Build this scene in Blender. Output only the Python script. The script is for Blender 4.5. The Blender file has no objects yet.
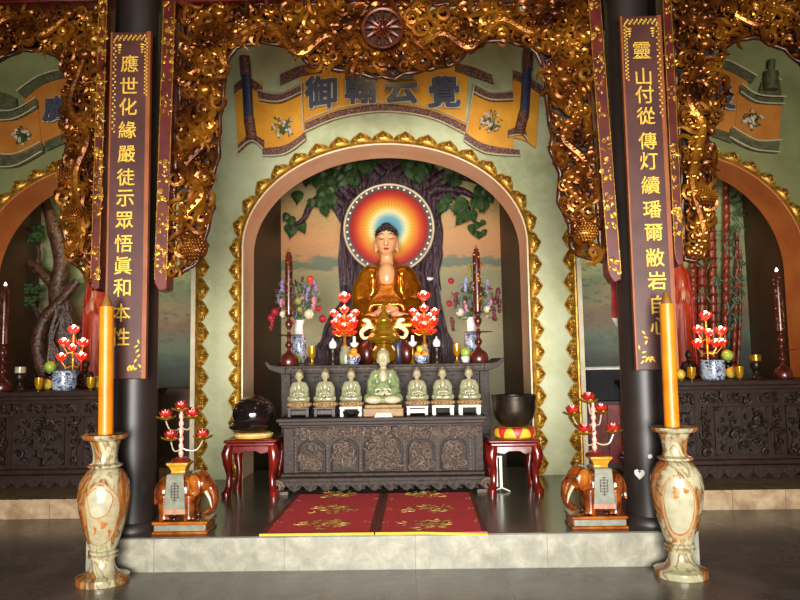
import bpy, math, random
from mathutils import Vector, Matrix
random.seed(7)
PI = math.pi
sc = bpy.context.scene
COL = sc.collection
vs = sc.view_settings
sc.display_settings.display_device = 'sRGB'
vs.view_transform = 'Standard'; vs.look = 'None'; vs.gamma = 1.0; vs.use_curve_mapping = False
vs.exposure = 0.0

# ------------------------------------------------------------------ camera
FPX = 700.0
CAM = Vector((0, 0, 1.443))
ROT = Matrix.Rotation(math.radians(0.9), 3, 'Z') @ Matrix.Rotation(math.radians(90 + 5.06), 3, 'X') @ Matrix.Rotation(math.radians(-0.95), 3, 'Z')
cd = bpy.data.cameras.new('camera'); cam = bpy.data.objects.new('camera', cd); COL.objects.link(cam)
cd.sensor_width = 36; cd.sensor_fit = 'HORIZONTAL'; cd.lens = 36 * FPX / 800
cd.clip_start = 0.05; cd.clip_end = 100
cam.matrix_world = Matrix.Translation(CAM) @ ROT.to_4x4()
sc.camera = cam

def P(px, py, Y):
    d = ROT @ Vector(((px - 400) / FPX, (300 - py) / FPX, -1))
    return CAM + d * (Y / d.y)
def XX(px, py, Y): return P(px, py, Y).x
def ZZ(px, py, Y): return P(px, py, Y).z
def S(Y): return Y / FPX          # metres per pixel at depth Y

# ------------------------------------------------------------------ object helpers
def link(o):
    COL.objects.link(o); return o
def props(o, label=None, cat=None, group=None, kind=None):
    if label: o['label'] = label
    if cat: o['category'] = cat
    if group: o['group'] = group
    if kind: o['kind'] = kind
    return o
def thing(name, label, cat, loc=(0, 0, 0), rz=0, group=None):
    o = link(bpy.data.objects.new(name, None))
    o.empty_display_size = 0.05
    o.location = loc; o.rotation_euler = (0, 0, rz)
    return props(o, label, cat, group)
def dup(root, loc, rz, label=None, group=None, scale=None):
    r = root.copy(); link(r); r.location = loc; r.rotation_euler = (0, 0, rz)
    if scale: r.scale = (scale,) * 3
    if label: r['label'] = label
    if group: r['group'] = group
    for ch in list(root.children):
        c = ch.copy(); link(c); c.parent = r
        for g in list(ch.children):
            d = g.copy(); link(d); d.parent = c
    return r
def inpoly(x, y, poly):
    r = False; j = len(poly) - 1
    for i in range(len(poly)):
        xi, yi = poly[i]; xj, yj = poly[j]
        if (yi > y) != (yj > y) and x < (xj - xi) * (y - yi) / (yj - yi) + xi: r = not r
        j = i
    return r

class MB:
    def __init__(s): s.v = []; s.f = []; s.m = []
    def add(s, vs_, fs, m=0):
        b = len(s.v); s.v += [tuple(v) for v in vs_]
        s.f += [tuple(i + b for i in f) for f in fs]; s.m += [m] * len(fs); return s
    def box(s, x0, x1, y0, y1, z0, z1, m=0):
        v = [(x0, y0, z0), (x1, y0, z0), (x1, y1, z0), (x0, y1, z0), (x0, y0, z1), (x1, y0, z1), (x1, y1, z1), (x0, y1, z1)]
        return s.add(v, [(0, 3, 2, 1), (4, 5, 6, 7), (0, 1, 5, 4), (1, 2, 6, 5), (2, 3, 7, 6), (3, 0, 4, 7)], m)
    def bc(s, c, d, m=0):
        return s.box(c[0] - d[0] / 2, c[0] + d[0] / 2, c[1] - d[1] / 2, c[1] + d[1] / 2, c[2] - d[2] / 2, c[2] + d[2] / 2, m)
    def lathe(s, prof, seg=24, c=(0, 0, 0), m=0, sx=1, sy=1):
        v = []; f = []; n = len(prof)
        for r, z in prof:
            for k in range(seg):
                a = 2 * PI * k / seg
                v.append((c[0] + r * math.cos(a) * sx, c[1] + r * math.sin(a) * sy, c[2] + z))
        for i in range(n - 1):
            for k in range(seg):
                k2 = (k + 1) % seg
                f.append((i * seg + k, i * seg + k2, (i + 1) * seg + k2, (i + 1) * seg + k))
        f.append(tuple(range(seg))[::-1]); f.append(tuple((n - 1) * seg + k for k in range(seg)))
        return s.add(v, f, m)
    def tube(s, pts, rads, seg=8, m=0):
        pts = [Vector(p) for p in pts]; n = len(pts)
        if not hasattr(rads, '__len__'): rads = [rads] * n
        v = []; f = []; up = None
        for i in range(n):
            t = (pts[min(i + 1, n - 1)] - pts[max(i - 1, 0)])
            if t.length < 1e-9: t = Vector((0, 0, 1))
            t.normalize()
            if up is None:
                up = t.orthogonal().normalized()
            else:
                up = up - t * up.dot(t)
                up = up.normalized() if up.length > 1e-6 else t.orthogonal().normalized()
            w = t.cross(up)
            for k in range(seg):
                a = 2 * PI * k / seg
                v.append(pts[i] + (up * math.cos(a) + w * math.sin(a)) * rads[i])
        for i in range(n - 1):
            for k in range(seg):
                k2 = (k + 1) % seg
                f.append((i * seg + k, i * seg + k2, (i + 1) * seg + k2, (i + 1) * seg + k))
        f.append(tuple(range(seg))[::-1]); f.append(tuple((n - 1) * seg + k for k in range(seg)))
        return s.add(v, f, m)
    def ell(s, c, r, seg=12, rings=8, m=0, rot=None):
        if not hasattr(r, '__len__'): r = (r, r, r)
        c = Vector(c); v = []; f = []
        def tr(p):
            p = Vector((p[0] * r[0], p[1] * r[1], p[2] * r[2]))
            return c + (rot @ p if rot else p)
        v.append(tr((0, 0, -1)))
        for i in range(1, rings):
            a = -PI / 2 + PI * i / rings
            for k in range(seg):
                b = 2 * PI * k / seg
                v.append(tr((math.cos(a) * math.cos(b), math.cos(a) * math.sin(b), math.sin(a))))
        v.append(tr((0, 0, 1))); L = len(v) - 1
        for k in range(seg):
            k2 = (k + 1) % seg
            f.append((0, 1 + k2, 1 + k))
            for i in range(rings - 2):
                a = 1 + i * seg
                f.append((a + k, a + k2, a + seg + k2, a + seg + k))
            a = 1 + (rings - 2) * seg
            f.append((a + k, a + k2, L))
        return s.add(v, f, m)
    def prism(s, poly, y0, y1, m=0):
        # poly of (x, z); extruded along Y
        A = sum(poly[i][0] * poly[(i + 1) % len(poly)][1] - poly[(i + 1) % len(poly)][0] * poly[i][1] for i in range(len(poly)))
        if A < 0: poly = poly[::-1]
        n = len(poly)
        v = [(x, y0, z) for x, z in poly] + [(x, y1, z) for x, z in poly]
        f = [tuple(range(n)), tuple(range(2 * n - 1, n - 1, -1))]
        for i in range(n):
            j = (i + 1) % n
            f.append((j, i, n + i, n + j))
        return s.add(v, f, m)
    def strip(s, A, B, th, m=0):
        # ribbon between two polylines A and B (3D), given thickness th along +Y behind
        n = len(A)
        v = [tuple(p) for p in A] + [tuple(p) for p in B] + [(p[0], p[1] + th, p[2]) for p in A] + [(p[0], p[1] + th, p[2]) for p in B]
        f = []
        for i in range(n - 1):
            f.append((i, n + i, n + i + 1, i + 1))
            f.append((2 * n + i, 2 * n + i + 1, 3 * n + i + 1, 3 * n + i))
            f.append((i, i + 1, 2 * n + i + 1, 2 * n + i))
            f.append((n + i, 3 * n + i, 3 * n + i + 1, n + i + 1))
        f.append((0, 2 * n, 3 * n, n)); f.append((n - 1, 2 * n - 1, 4 * n - 1, 3 * n - 1))
        return s.add(v, f, m)
    def xf(s, mat, start=0):
        s.v = s.v[:start] + [tuple(mat @ Vector(v)) for v in s.v[start:]]; return s
    def mesh(s, name):
        me = bpy.data.meshes.new(name)
        me.from_pydata(s.v, [], s.f); me.polygons.foreach_set('material_index', s.m); me.update()
        return me
    def build(s, name, mats, parent=None, world=False, ang=0.7, bev=0, loc=None):
        if world and parent is not None:
            inv = parent.matrix_basis.inverted()
            s.xf(inv)
        me = s.mesh(name)
        if ang > 0:
            me.polygons.foreach_set('use_smooth', [True] * len(me.polygons)); me.set_sharp_from_angle(angle=ang)
        if not isinstance(mats, (list, tuple)): mats = [mats]
        for m in mats: me.materials.append(m)
        o = link(bpy.data.objects.new(name, me))
        if parent is not None: o.parent = parent
        if loc is not None: o.location = loc
        if bev:
            b = o.modifiers.new('bevel', 'BEVEL'); b.width = bev; b.segments = 2; b.limit_method = 'ANGLE'; b.angle_limit = 0.6
        return o
    def fuse(s, name, mats, parent=None, voxel=0.02, smooth=4, loc=None):
        me = s.mesh('tmp'); t = link(bpy.data.objects.new('tmp', me))
        r = t.modifiers.new('r', 'REMESH'); r.mode = 'VOXEL'; r.voxel_size = voxel
        if smooth:
            k = t.modifiers.new('s', 'SMOOTH'); k.factor = 0.5; k.iterations = smooth
        dg = bpy.context.evaluated_depsgraph_get()
        m2 = bpy.data.meshes.new_from_object(t.evaluated_get(dg))
        bpy.data.objects.remove(t); bpy.data.meshes.remove(me)
        m2.name = name
        m2.polygons.foreach_set('use_smooth', [True] * len(m2.polygons))
        m2.materials.clear()
        if not isinstance(mats, (list, tuple)): mats = [mats]
        for m in mats: m2.materials.append(m)
        o = link(bpy.data.objects.new(name, m2))
        if parent is not None: o.parent = parent
        if loc is not None: o.location = loc
        return o

def glyph(name, ch, size, depth, mat, parent, loc, bold=0.0, sx=1.0):
    cu = bpy.data.curves.new('glyph', 'FONT'); cu.body = ch; cu.size = size; cu.extrude = depth
    cu.resolution_u = 3
    t = link(bpy.data.objects.new('glyph', cu))
    dg = bpy.context.evaluated_depsgraph_get()
    me = bpy.data.meshes.new_from_object(t.evaluated_get(dg))
    bpy.data.objects.remove(t); bpy.data.curves.remove(cu)
    V = [v.co.copy() for v in me.vertices]; F = [tuple(p.vertices) for p in me.polygons]
    bpy.data.meshes.remove(me)
    xs = [v.x for v in V] or [0]; ys = [v.y for v in V] or [0]
    cx = (min(xs) + max(xs)) / 2; cy = (min(ys) + max(ys)) / 2
    k = size * 0.92 / max(max(ys) - min(ys), max(xs) - min(xs), 1e-6)
    mb = MB()
    for i, (dx, dz) in enumerate(((-1, -1), (1, -1), (-1, 1), (1, 1)) if bold else ((0, 0),)):
        mb.add([((v.x - cx) * sx * k + dx * bold, -v.z - i * 0.0004, (v.y - cy) * k + dz * bold) for v in V], F)
    me = mb.mesh(name)
    me.materials.clear(); me.materials.append(mat); me.name = name
    o = link(bpy.data.objects.new(name, me)); o.parent = parent; o.location = loc
    return o

# ------------------------------------------------------------------ materials
def C(h):
    h = h.lstrip('#'); r = []
    for i in (0, 2, 4):
        c = int(h[i:i + 2], 16) / 255
        r.append(c / 12.92 if c <= 0.04045 else ((c + 0.055) / 1.055) ** 2.4)
    return (r[0], r[1], r[2], 1)
class NT:
    def __init__(s, name):
        s.mat = bpy.data.materials.new(name); s.mat.use_nodes = True
        s.n = s.mat.node_tree.nodes; s.l = s.mat.node_tree.links
        s.b = s.n['Principled BSDF']
        s.tc = s.n.new('ShaderNodeTexCoord')
    def node(s, t, **kw):
        x = s.n.new(t)
        for k, v in kw.items():
            if k[0] == '_': setattr(x, k[1:], v)
        for k, v in kw.items():
            if k[0] != '_': 
                sock = x.inputs[int(k[1:])] if k[0] == 'i' and k[1:].isdigit() else x.inputs[k]
                if hasattr(v, 'is_linked') or hasattr(v, 'is_output'): s.l.new(v, sock)
                else: sock.default_value = v
        return x
    def ramp(s, fac, stops, interp='LINEAR'):
        r = s.n.new('ShaderNodeValToRGB'); s.l.new(fac, r.inputs[0]); e = r.color_ramp.elements
        r.color_ramp.interpolation = interp
        while len(e) < len(stops): e.new(0.5)
        for i, (p, c) in enumerate(stops):
            e[i].position = p; e[i].color = c if len(c) == 4 else C(c)
        return r.outputs[0]
    def noise(s, scale, detail=4, rough=0.55, vec=None, dist=0):
        x = s.node('ShaderNodeTexNoise', Scale=scale, Detail=detail, Roughness=rough, Distortion=dist)
        s.l.new(vec or s.tc.outputs['Object'], x.inputs['Vector']); return x.outputs['Fac']
    def mix(s, f, a, b, mode='MIX'):
        x = s.n.new('ShaderNodeMix'); x.data_type = 'RGBA'; x.blend_type = mode
        for sock, v in ((x.inputs[0], f), (x.inputs[6], a), (x.inputs[7], b)):
            if isinstance(v, bpy.types.NodeSocket): s.l.new(v, sock)
            else: sock.default_value = C(v) if isinstance(v, str) else v
        return x.outputs[2]
    def math(s, op, a, b=0.0):
        x = s.n.new('ShaderNodeMath'); x.operation = op
        for i, v in enumerate((a, b)):
            if isinstance(v, bpy.types.NodeSocket): s.l.new(v, x.inputs[i])
            else: x.inputs[i].default_value = v
        return x.outputs[0]
    def set(s, k, v):
        if isinstance(v, bpy.types.NodeSocket): s.l.new(v, s.b.inputs[k])
        else: s.b.inputs[k].default_value = v
    def bump(s, h, strength=0.4, dist=0.01):
        x = s.node('ShaderNodeBump', Strength=strength, Distance=dist); s.l.new(h, x.inputs['Height'])
        s.l.new(x.outputs[0], s.b.inputs['Normal'])
    def sep(s):
        x = s.n.new('ShaderNodeSeparateXYZ'); s.l.new(s.tc.outputs['Object'], x.inputs[0]); return x.outputs

def M(name, c1, c2=None, rough=0.5, metal=0.0, scale=6, lo=0.35, hi=0.65, bump=0, bscale=40, bdist=0.01, coat=0, emit=None, es=0, sheen=0, sub=0):
    t = NT(name)
    if c2:
        t.set('Base Color', t.ramp(t.noise(scale), [(lo, c1), (hi, c2)]))
    else: t.set('Base Color', C(c1))
    t.set('Roughness', rough); t.set('Metallic', metal)
    if coat: t.set('Coat Weight', coat); t.set('Coat Roughness', 0.08)
    if bump: t.bump(t.noise(bscale, 3), bump, bdist)
    if emit: t.set('Emission Color', C(emit)); t.set('Emission Strength', es)
    if sub: t.set('Subsurface Weight', sub); t.set('Subsurface Radius', (0.02, 0.01, 0.005))
    return t.mat

MAT = {}
def mats():
    m = MAT
    m['gold'] = M('gilding', '#80560f', '#b8882a', 0.36, 0.55, 14, bump=0.25, bscale=60)
    m['goldpaint'] = M('gold paint', '#a9761a', '#d8ab3a', 0.38, 0.35, 20)
    m['goldtext'] = M('gold leaf lettering', '#d09a2e', '#f0c858', 0.4, 0.3, 20)
    t = NT('gilded lacquer carving')
    n = t.noise(4, 5)
    t.set('Base Color', t.ramp(n, [(0.35, '#3c1807'), (0.5, '#7a4411'), (0.68, '#aa711f')]))
    t.set('Metallic', 0.65); t.set('Roughness', 0.3); t.bump(t.noise(40, 3), 0.25, 0.01); m['carve'] = t.mat
    m['carvedark'] = M('dark openwork backing', '#0c0503', '#1c0b05', 0.5, 0, 10)
    m['redlac'] = M('red lacquer', '#400d08', '#5e160e', 0.38, 0, 8, coat=0.2)
    m['board'] = M('maroon board', '#3c1a16', '#4e2822', 0.42, 0, 4, coat=0.15)
    m['boardedge'] = M('board edge', '#7a3c18', '#8a4a20', 0.45)
    t = NT('aged green plaster')
    n = t.noise(1.7, 6, 0.6)
    n2 = t.noise(9, 4)
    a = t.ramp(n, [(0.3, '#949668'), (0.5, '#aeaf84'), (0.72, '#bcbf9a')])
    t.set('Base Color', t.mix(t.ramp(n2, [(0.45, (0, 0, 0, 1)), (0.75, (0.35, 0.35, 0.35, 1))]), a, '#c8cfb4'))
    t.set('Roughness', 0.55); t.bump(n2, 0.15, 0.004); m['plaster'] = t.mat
    m['sideplaster'] = M('dimmed olive plaster', '#6c6e42', '#828452', 0.6, 0, 2)  # olive darkened to put the side bays' weaker light into the colour
    m['pink'] = M('salmon painted arch edge', '#e8be92', '#f0d0ac', 0.5, 0, 3)
    m['orange'] = M('orange painted arch edge', '#c0642e', '#d07c3c', 0.5, 0, 3)
    m['nichebrown'] = M('brown niche wall', '#38240f', '#462d16', 0.55, 0, 2)
    m['whitetrim'] = M('cream edge', '#d8cdb0', '#c8b994', 0.5)
    # floor
    def tiled(name, stops, tx, ty, rough, joint, jw=0.006, sc_=2.0, coords=(0, 1), bump_=0.05):
        t = NT(name); o = t.sep()
        n = t.noise(sc_, 8, 0.68, dist=0.4)
        base = t.ramp(n, stops)
        def line(v, p):
            a = t.math('PINGPONG', v, p / 2)
            return t.math('LESS_THAN', a, jw / 2)
        j = t.math('MAXIMUM', line(o[coords[0]], tx), line(o[coords[1]], ty))
        t.set('Base Color', t.mix(t.math('MULTIPLY', j, 0.6), base, joint))
        t.set('Roughness', rough); t.set('Specular IOR Level', 0.5)
        t.bump(n, bump_, 0.01); return t.mat
    m['floor'] = tiled('dark grey floor tiles', [(0.3, '#4a4540'), (0.5, '#625b54'), (0.7, '#787068')], 0.6, 0.6, 0.24, '#2a2623')
    m['platform'] = tiled('dark polished platform marble', [(0.3, '#46443c'), (0.5, '#5a574c'), (0.72, '#706c5e')], 0.6, 0.6, 0.2, '#26241f')
    m['stepface'] = tiled('pale grey marble slabs', [(0.25, '#5f5d50'), (0.5, '#7f7c6c'), (0.75, '#a19c8a')], 0.92, 9.0, 0.4, '#57544a', 0.008, 8, (0, 2))
    m['sidestep'] = tiled('brown marble slabs', [(0.3, '#7e5f48'), (0.5, '#a58a6a'), (0.7, '#c0aa88')], 0.5, 9.0, 0.4, '#54402e', 0.008, 6, (0, 2))
    m['ceiling'] = M('dark ceiling boards', '#1c120c', '#2a1b12', 0.7)
    m['hallwall'] = M('dim hall wall', '#4c4434', '#5a5140', 0.7)
    m['column'] = M('near black lacquered column', '#1c1512', '#281e1b', 0.46, 0, 3)
    m['chip'] = M('bare white plaster', '#d8d4cc')
    # onyx
    for key, seed, side in (('onyx', 0.0, 1.0), ('onyxb', 3.7, 0.65)):
        t = NT('banded onyx ' + key); o = t.sep()
        mp = t.node('ShaderNodeMapping'); t.l.new(t.tc.outputs['Object'], mp.inputs[0]); mp.inputs['Location'].default_value = (seed, seed, seed)
        mp.inputs['Scale'].default_value = (1.0, 1.0, 0.55)
        n = t.noise(3.4, 4, 0.55, mp.outputs[0], 1.8)
        # rust layers run up the flanks of the block, cream and grey-green between them
        f = t.math('ADD', t.math('MULTIPLY', t.math('ABSOLUTE', o[0]), 1.9 * side), n)
        col = t.ramp(f, [(0.36, '#8f8f6c'), (0.44, '#a8a080'), (0.49, '#7c6a44'), (0.51, '#b4aa8a'), (0.6, '#a29c7c'), (0.66, '#6e3c16'), (0.7, '#a0784a'), (0.75, '#7a3f14'), (0.86, '#96561e'), (0.93, '#a89470')])
        n2 = t.noise(16, 6, 0.6, mp.outputs[0], 1.0)
        col = t.mix(t.ramp(n2, [(0.58, (0, 0, 0, 1)), (0.68, (0.55, 0.55, 0.55, 1))]), col, '#6a401c')
        t.set('Base Color', col); t.set('Roughness', 0.18); t.set('Coat Weight', 0.2); m[key] = t.mat
    m['onyxpale'] = M('pale onyx heart', '#98947a', '#aea88c', 0.16, 0, 12)
    m['onyxrust'] = M('rust onyx vein', '#8f4c1c', '#b87a3c', 0.18, 0, 14)
    m['candle'] = M('orange wax', '#cc6c06', '#dc8414', 0.4, 0, 5, sub=0.1)
    m['wick'] = M('burnt tip', '#6a4414', '#8a5c1c', 0.5)
    # wood
    def wood(name, c1, c2, rough=0.4, bump_=0.5, sc_=24, ca=0.0, spec=0.5):
        t = NT(name)
        n = t.noise(sc_, 4, 0.6, dist=0.8); v = t.node('ShaderNodeTexVoronoi', Scale=sc_ * 1.3, _feature='SMOOTH_F1')
        t.l.new(t.tc.outputs['Object'], v.inputs['Vector'])
        t.set('Base Color', t.ramp(n, [(0.3, c1), (0.7, c2)])); t.set('Roughness', rough); t.set('Specular IOR Level', 0.22)
        if bump_: t.bump(t.math('ADD', n, v.outputs['Distance']), bump_, 0.012)
        if ca: t.set('Coat Weight', ca)
        return t.mat
    m['ebony'] = wood('carved greyed ebony wood', '#241a15', '#3a2e28', 0.55, 0.35, 26)
    m['ebonyplain'] = wood('greyed ebony wood', '#251b17', '#372c27', 0.55, 0.1, 12)
    m['ebonylight'] = wood('worn carved relief', '#4a3c34', '#6c5d52', 0.5, 0.3, 30)
    m['darkwood'] = wood('dark side altar wood', '#1c120e', '#2e1f19', 0.5, 0.3, 22)
    m['darkwoodplain'] = wood('plain dark altar wood', '#20140f', '#32211a', 0.4, 0.1, 12)
    m['rosewood'] = M('red rosewood', '#4c0c08', '#74160e', 0.22, 0, 10, coat=0.4)
    m['blackgloss'] = M('black lacquer', '#120c0b', '#1c1312', 0.12, 0, 8, coat=0.6)
    m['bronze'] = M('dark bronze', '#1e1812', '#3a2e22', 0.35, 0.55, 8, bump=0.1)
    m['brass'] = M('polished brass', '#7c580e', '#b08420', 0.25, 0.6, 10)
    m['darkred'] = M('dark turned red wood', '#34110c', '#561e16', 0.3, 0, 14, coat=0.2)
    m['brightgold'] = M('bright gilt', '#f2dc98', '#fff2c4', 0.25, 0.25, 10)  # pale base colour holds the bright reflection of the burner's gold handles
    m['yellowsilk'] = M('yellow silk', '#d09a1c', '#e8ba38', 0.45, 0, 12, bump=0.3)
    m['redsilk'] = M('red silk', '#a8181c', '#c42a28', 0.45, 0, 12)
    m['yellowcloth'] = M('straw cushion', '#b88c3a', '#d6ae5a', 0.7, 0, 25, bump=0.5)
    m['celadon'] = M('celadon glaze', '#5e7048', '#868e66', 0.2, 0, 22, coat=0.5)
    m['celadonpale'] = M('pale celadon glaze', '#7c7c5c', '#949274', 0.22, 0, 30, coat=0.4)
    m['cream'] = M('cream glaze', '#a89a76', '#baae90', 0.25, 0, 20, coat=0.3)
    m['creamdim'] = M('dull cream glaze', '#968a68', '#a89c7c', 0.25, 0, 30, coat=0.4)
    m['tan'] = M('tan glaze', '#7c5c38', '#94744c', 0.6, 0, 16)
    m['darkhair'] = M('black hair curls', '#0f0c0c', '#1c1716', 0.45, 0, 30, bump=0.9, bscale=45)
    m['brownhair'] = M('brown hair curls', '#6a5a42', '#7e6c50', 0.45, 0, 60)
    m['skin'] = M('painted skin', '#c08a5e', '#cc9a6c', 0.36, 0, 4, coat=0.15)
    m['robe'] = M('gilded robe', '#8a4808', '#c07a14', 0.24, 0.75, 5, coat=0.2)
    m['robedark'] = M('brown gilt robe edge', '#5e2808', '#80400e', 0.3, 0.3, 8, coat=0.3)
    m['lip'] = M('red paint', '#a02018')
    m['black'] = M('black paint', '#0c0a0a', rough=0.4)
    m['whitepaint'] = M('white paint', '#e8e4da', '#d4cec0', 0.4)
    m['porcelain'] = M('white porcelain', '#d8d8d4', '#e6e6e2', 0.15, coat=0.4)
    t = NT('blue and white porcelain')
    n = t.noise(30, 3, 0.5, dist=1.5)
    t.set('Base Color', t.ramp(n, [(0.42, '#b4b8ba'), (0.52, '#7c88a0'), (0.58, '#2c3860')])); t.set('Roughness', 0.15); m['bluewhite'] = t.mat
    m['amber'] = M('amber glass goblet', '#b87a10', '#dca024', 0.15, 0.5, 10)
    m['pomelo'] = M('green pomelo', '#7c9a2c', '#9cb448', 0.4, 0, 20, bump=0.2)
    m['orangefruit'] = M('orange peel', '#e07c18', '#f09a30', 0.4, 0, 20, bump=0.2)
    m['yellowfruit'] = M('yellow fruit', '#c8a82a', '#dcc04a', 0.4, 0, 20)
    # glowing
    m['lampred'] = M('lit red petals', '#c01008', '#e02818', 0.3, emit='#ff200c', es=1.3)
    m['lamppink'] = M('lit pink petals', '#f0786a', '#ffb0a0', 0.3, emit='#ff8a6c', es=8)
    m['bulb'] = M('lit bulb', '#fff0e0', emit='#fff0e0', es=14)
    m['lampgold'] = M('gilt lamp arm', '#a8701a', '#d89a34', 0.3, 0.6)
    m['lotusred'] = M('red enamel petals', '#82120f', '#ac2a20', 0.22, 0, 30, coat=0.4)
    m['lotuspink'] = M('pale pink enamel', '#d88a78', '#e8b0a0', 0.25, 0, 30, coat=0.3)
    m['eleph'] = M('russet glaze', '#3a1007', '#86420f', 0.14, 0, 13, coat=0.6)
    m['elephr'] = M('amber glaze', '#6e2a0a', '#9c5a1c', 0.14, 0, 9, coat=0.6)
    m['sage'] = M('sage glaze', '#66685a', '#7a7a68', 0.25, 0, 20)
    m['pinkglaze'] = M('pink glaze fringe', '#946450', '#a87e68', 0.25, 0, 20)
    m['yellowglaze'] = M('yellow glaze', '#a87418', '#c09030', 0.2, 0, 14, coat=0.4)
    # mats
    t = NT('woven red mat'); o = t.sep()
    n = t.noise(60, 4); w = t.node('ShaderNodeTexWave', Scale=40.0, _bands_direction='Y'); t.l.new(t.tc.outputs['Object'], w.inputs[0])
    t.set('Base Color', t.mix(t.math('MULTIPLY', w.outputs['Fac'], 0.2), t.ramp(n, [(0.35, '#e04a50'), (0.65, '#ee6468')]), '#98222a')); t.set('Roughness', 0.8); t.set('Specular IOR Level', .1)
    m['mat'] = t.mat
    m['matedge'] = M('maroon mat border', '#6a2420', '#7c3228', 0.7)
    m['matgold'] = M('gold yarn', '#a07c38', '#c0a058', 0.6, 0, 40)
    m['matyellow'] = M('yellow mat hem', '#e0a820', '#ecc040', 0.6)
    # banner
    m['bannery'] = M('ochre banner paint', '#c8820a', '#dc9814', 0.5, 0, 4)
    m['bannero'] = M('orange banner paint', '#a8641a', '#b87426', 0.5, 0, 4)
    m['bannerm'] = M('maroon patterned band', '#4c1e1a', '#906a54', 0.5, 0, 60, 0.48, 0.62)
    m['bannerg'] = M('olive banded edge', '#3c3c22', '#5c5a3a', 0.5, 0, 20)
    m['bannerline'] = M('cream piping', '#c8bc98', '#b4a680', 0.5)
    m['bannerblue'] = M('blue mosaic', '#20243c', '#3c4260', 0.35, 0, 40)
    m['mosaic'] = M('slate mosaic lettering', '#30303e', '#565664', 0.35, 0, 60)
    m['mosaicedge'] = M('pale lettering outline', '#c4b898')
    m['petalpale'] = M('pale painted petals', '#c8a890', '#dcc8b4', 0.5, 0, 30)
    m['leafdark'] = M('dark green painted leaf', '#22381c', '#3e562a', 0.4, 0, 14)
    m['leafmid'] = M('green foliage', '#2a4020', '#4a6234', 0.5, 0, 14)
    t = NT('ridged purple bark')
    mp = t.node('ShaderNodeMapping'); t.l.new(t.tc.outputs['Object'], mp.inputs[0]); mp.inputs['Scale'].default_value = (3.2, 1, 0.7)
    n = t.noise(9, 5, 0.6, mp.outputs[0], 0.8)
    t.set('Base Color', t.ramp(n, [(0.35, '#1e1118'), (0.55, '#402630'), (0.72, '#5c4048')])); t.set('Roughness', 0.35); t.bump(n, 0.9, 0.04); m['bark'] = t.mat
    m['brownbark'] = M('brown painted bark', '#2a1810', '#5a3a28', 0.4, 0, 12, bump=0.7, bscale=25, bdist=0.02)
    m['bamboo'] = M('red brown bamboo', '#5c1c10', '#8c3c22', 0.35, 0, 12)
    # halo
    t = NT('painted halo rays'); o = t.sep()
    r = t.math('SQRT', t.math('ADD', t.math('MULTIPLY', o[0], o[0]), t.math('MULTIPLY', o[2], o[2])))
    R = t.math('DIVIDE', r, 39 * S(9.0))
    col = t.ramp(R, [(0.0, '#2a5c80'), (0.3, '#5490a0'), (0.46, '#c4bc80'), (0.6, '#bc8a0c'), (0.73, '#b46008'), (0.84, '#a03206'), (0.94, '#860e04'), (1.0, '#740a02')])
    an = t.math('ARCTAN2', o[0], o[2])
    ray = t.math('LESS_THAN', t.math('PINGPONG', an, PI / 44), 0.012)
    ray = t.math('MULTIPLY', ray, t.math('LESS_THAN', R, 0.72))
    t.set('Base Color', t.mix(t.math('MULTIPLY', ray, 0.5), col, '#5a6a60')); t.set('Roughness', 0.5); t.set('Specular IOR Level', 0.15); m['halo'] = t.mat
    m['halorim'] = M('cream halo rim', '#a8967a', '#c0b090', 0.4)
    m['haloband'] = M('dark halo band', '#100808', '#1c1010', 0.5)
    m['pearl'] = M('cream bead', '#d0c4b0', '#e0d8c8', 0.3)
    # murals (paintings of a landscape, coloured by height)
    def mural(name, z0, z1, stops, nz=1.3, amp=0.28, blot=0.2):
        t = NT(name); o = t.sep()
        h = t.math('DIVIDE', t.math('SUBTRACT', o[2], z0), z1 - z0)
        mp = t.node('ShaderNodeMapping'); t.l.new(t.tc.outputs['Object'], mp.inputs[0]); mp.inputs['Scale'].default_value = (1, 1, 2.2)
        n = t.noise(nz, 6, 0.6, mp.outputs[0])
        h2 = t.math('ADD', h, t.math('MULTIPLY', t.math('SUBTRACT', n, 0.5), amp))
        n3 = t.noise(nz * 4.5, 6, 0.65, mp.outputs[0])
        col = t.ramp(h2, stops)
        t.set('Base Color', t.mix(t.ramp(n3, [(0.52, (0, 0, 0, 1)), (0.66, (blot, blot, blot, 1))]), col, '#3a4028')); t.set('Roughness', 0.5); return t.mat
    zA = ZZ(385, 362, 9.68); zB = ZZ(385, 160, 9.68)
    m['mural'] = mural('sunset lake mural', zA, zB, [(0.0, '#6e6a40'), (0.15, '#8a824e'), (0.3, '#847c4c'), (0.42, '#7a7244'), (0.455, '#8a7440'), (0.47, '#475030'), (0.505, '#525a36'), (0.52, '#a4703c'), (0.6, '#b87e42'), (0.72, '#b0884c'), (0.85, '#a49460')], 2.6, 0.15)
    m['muralside'] = mural('river valley mural', zA, zB, [(0.0, '#2c342a'), (0.12, '#4c5c44'), (0.2, '#6a5038'), (0.28, '#786a48'), (0.38, '#5c6c48'), (0.46, '#8a9064'), (0.55, '#7c8258'), (0.63, '#8f9a6c'), (0.8, '#a0a878')], 1.8, 0.25, 0.7)
    m['blackplastic'] = M('black plastic', '#08080a', '#101014', 0.8)
    m['paper'] = M('white paper', '#e8e6e0', '#dcdad2', 0.6)
    m['redcloth'] = M('crimson cloth', '#8c1218', '#b02228', 0.6, 0, 8)
    m['orangecloth'] = M('orange robe paint', '#8c1c0c', '#b84010', 0.5, 0, 6)
    for nm, c in (('fl_red', '#8c1420'), ('fl_pink', '#b87486'), ('fl_white', '#c8bc9e'), ('fl_lilac', '#7c648e'), ('fl_orange', '#b43c14'), ('fl_lime', '#8c8c48'), ('fl_maroon', '#4c141c'), ('fl_blue', '#7c80a0')):
        m[nm] = M('silk flower ' + nm[3:], c, rough=0.6)
mats()
m = MAT
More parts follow.
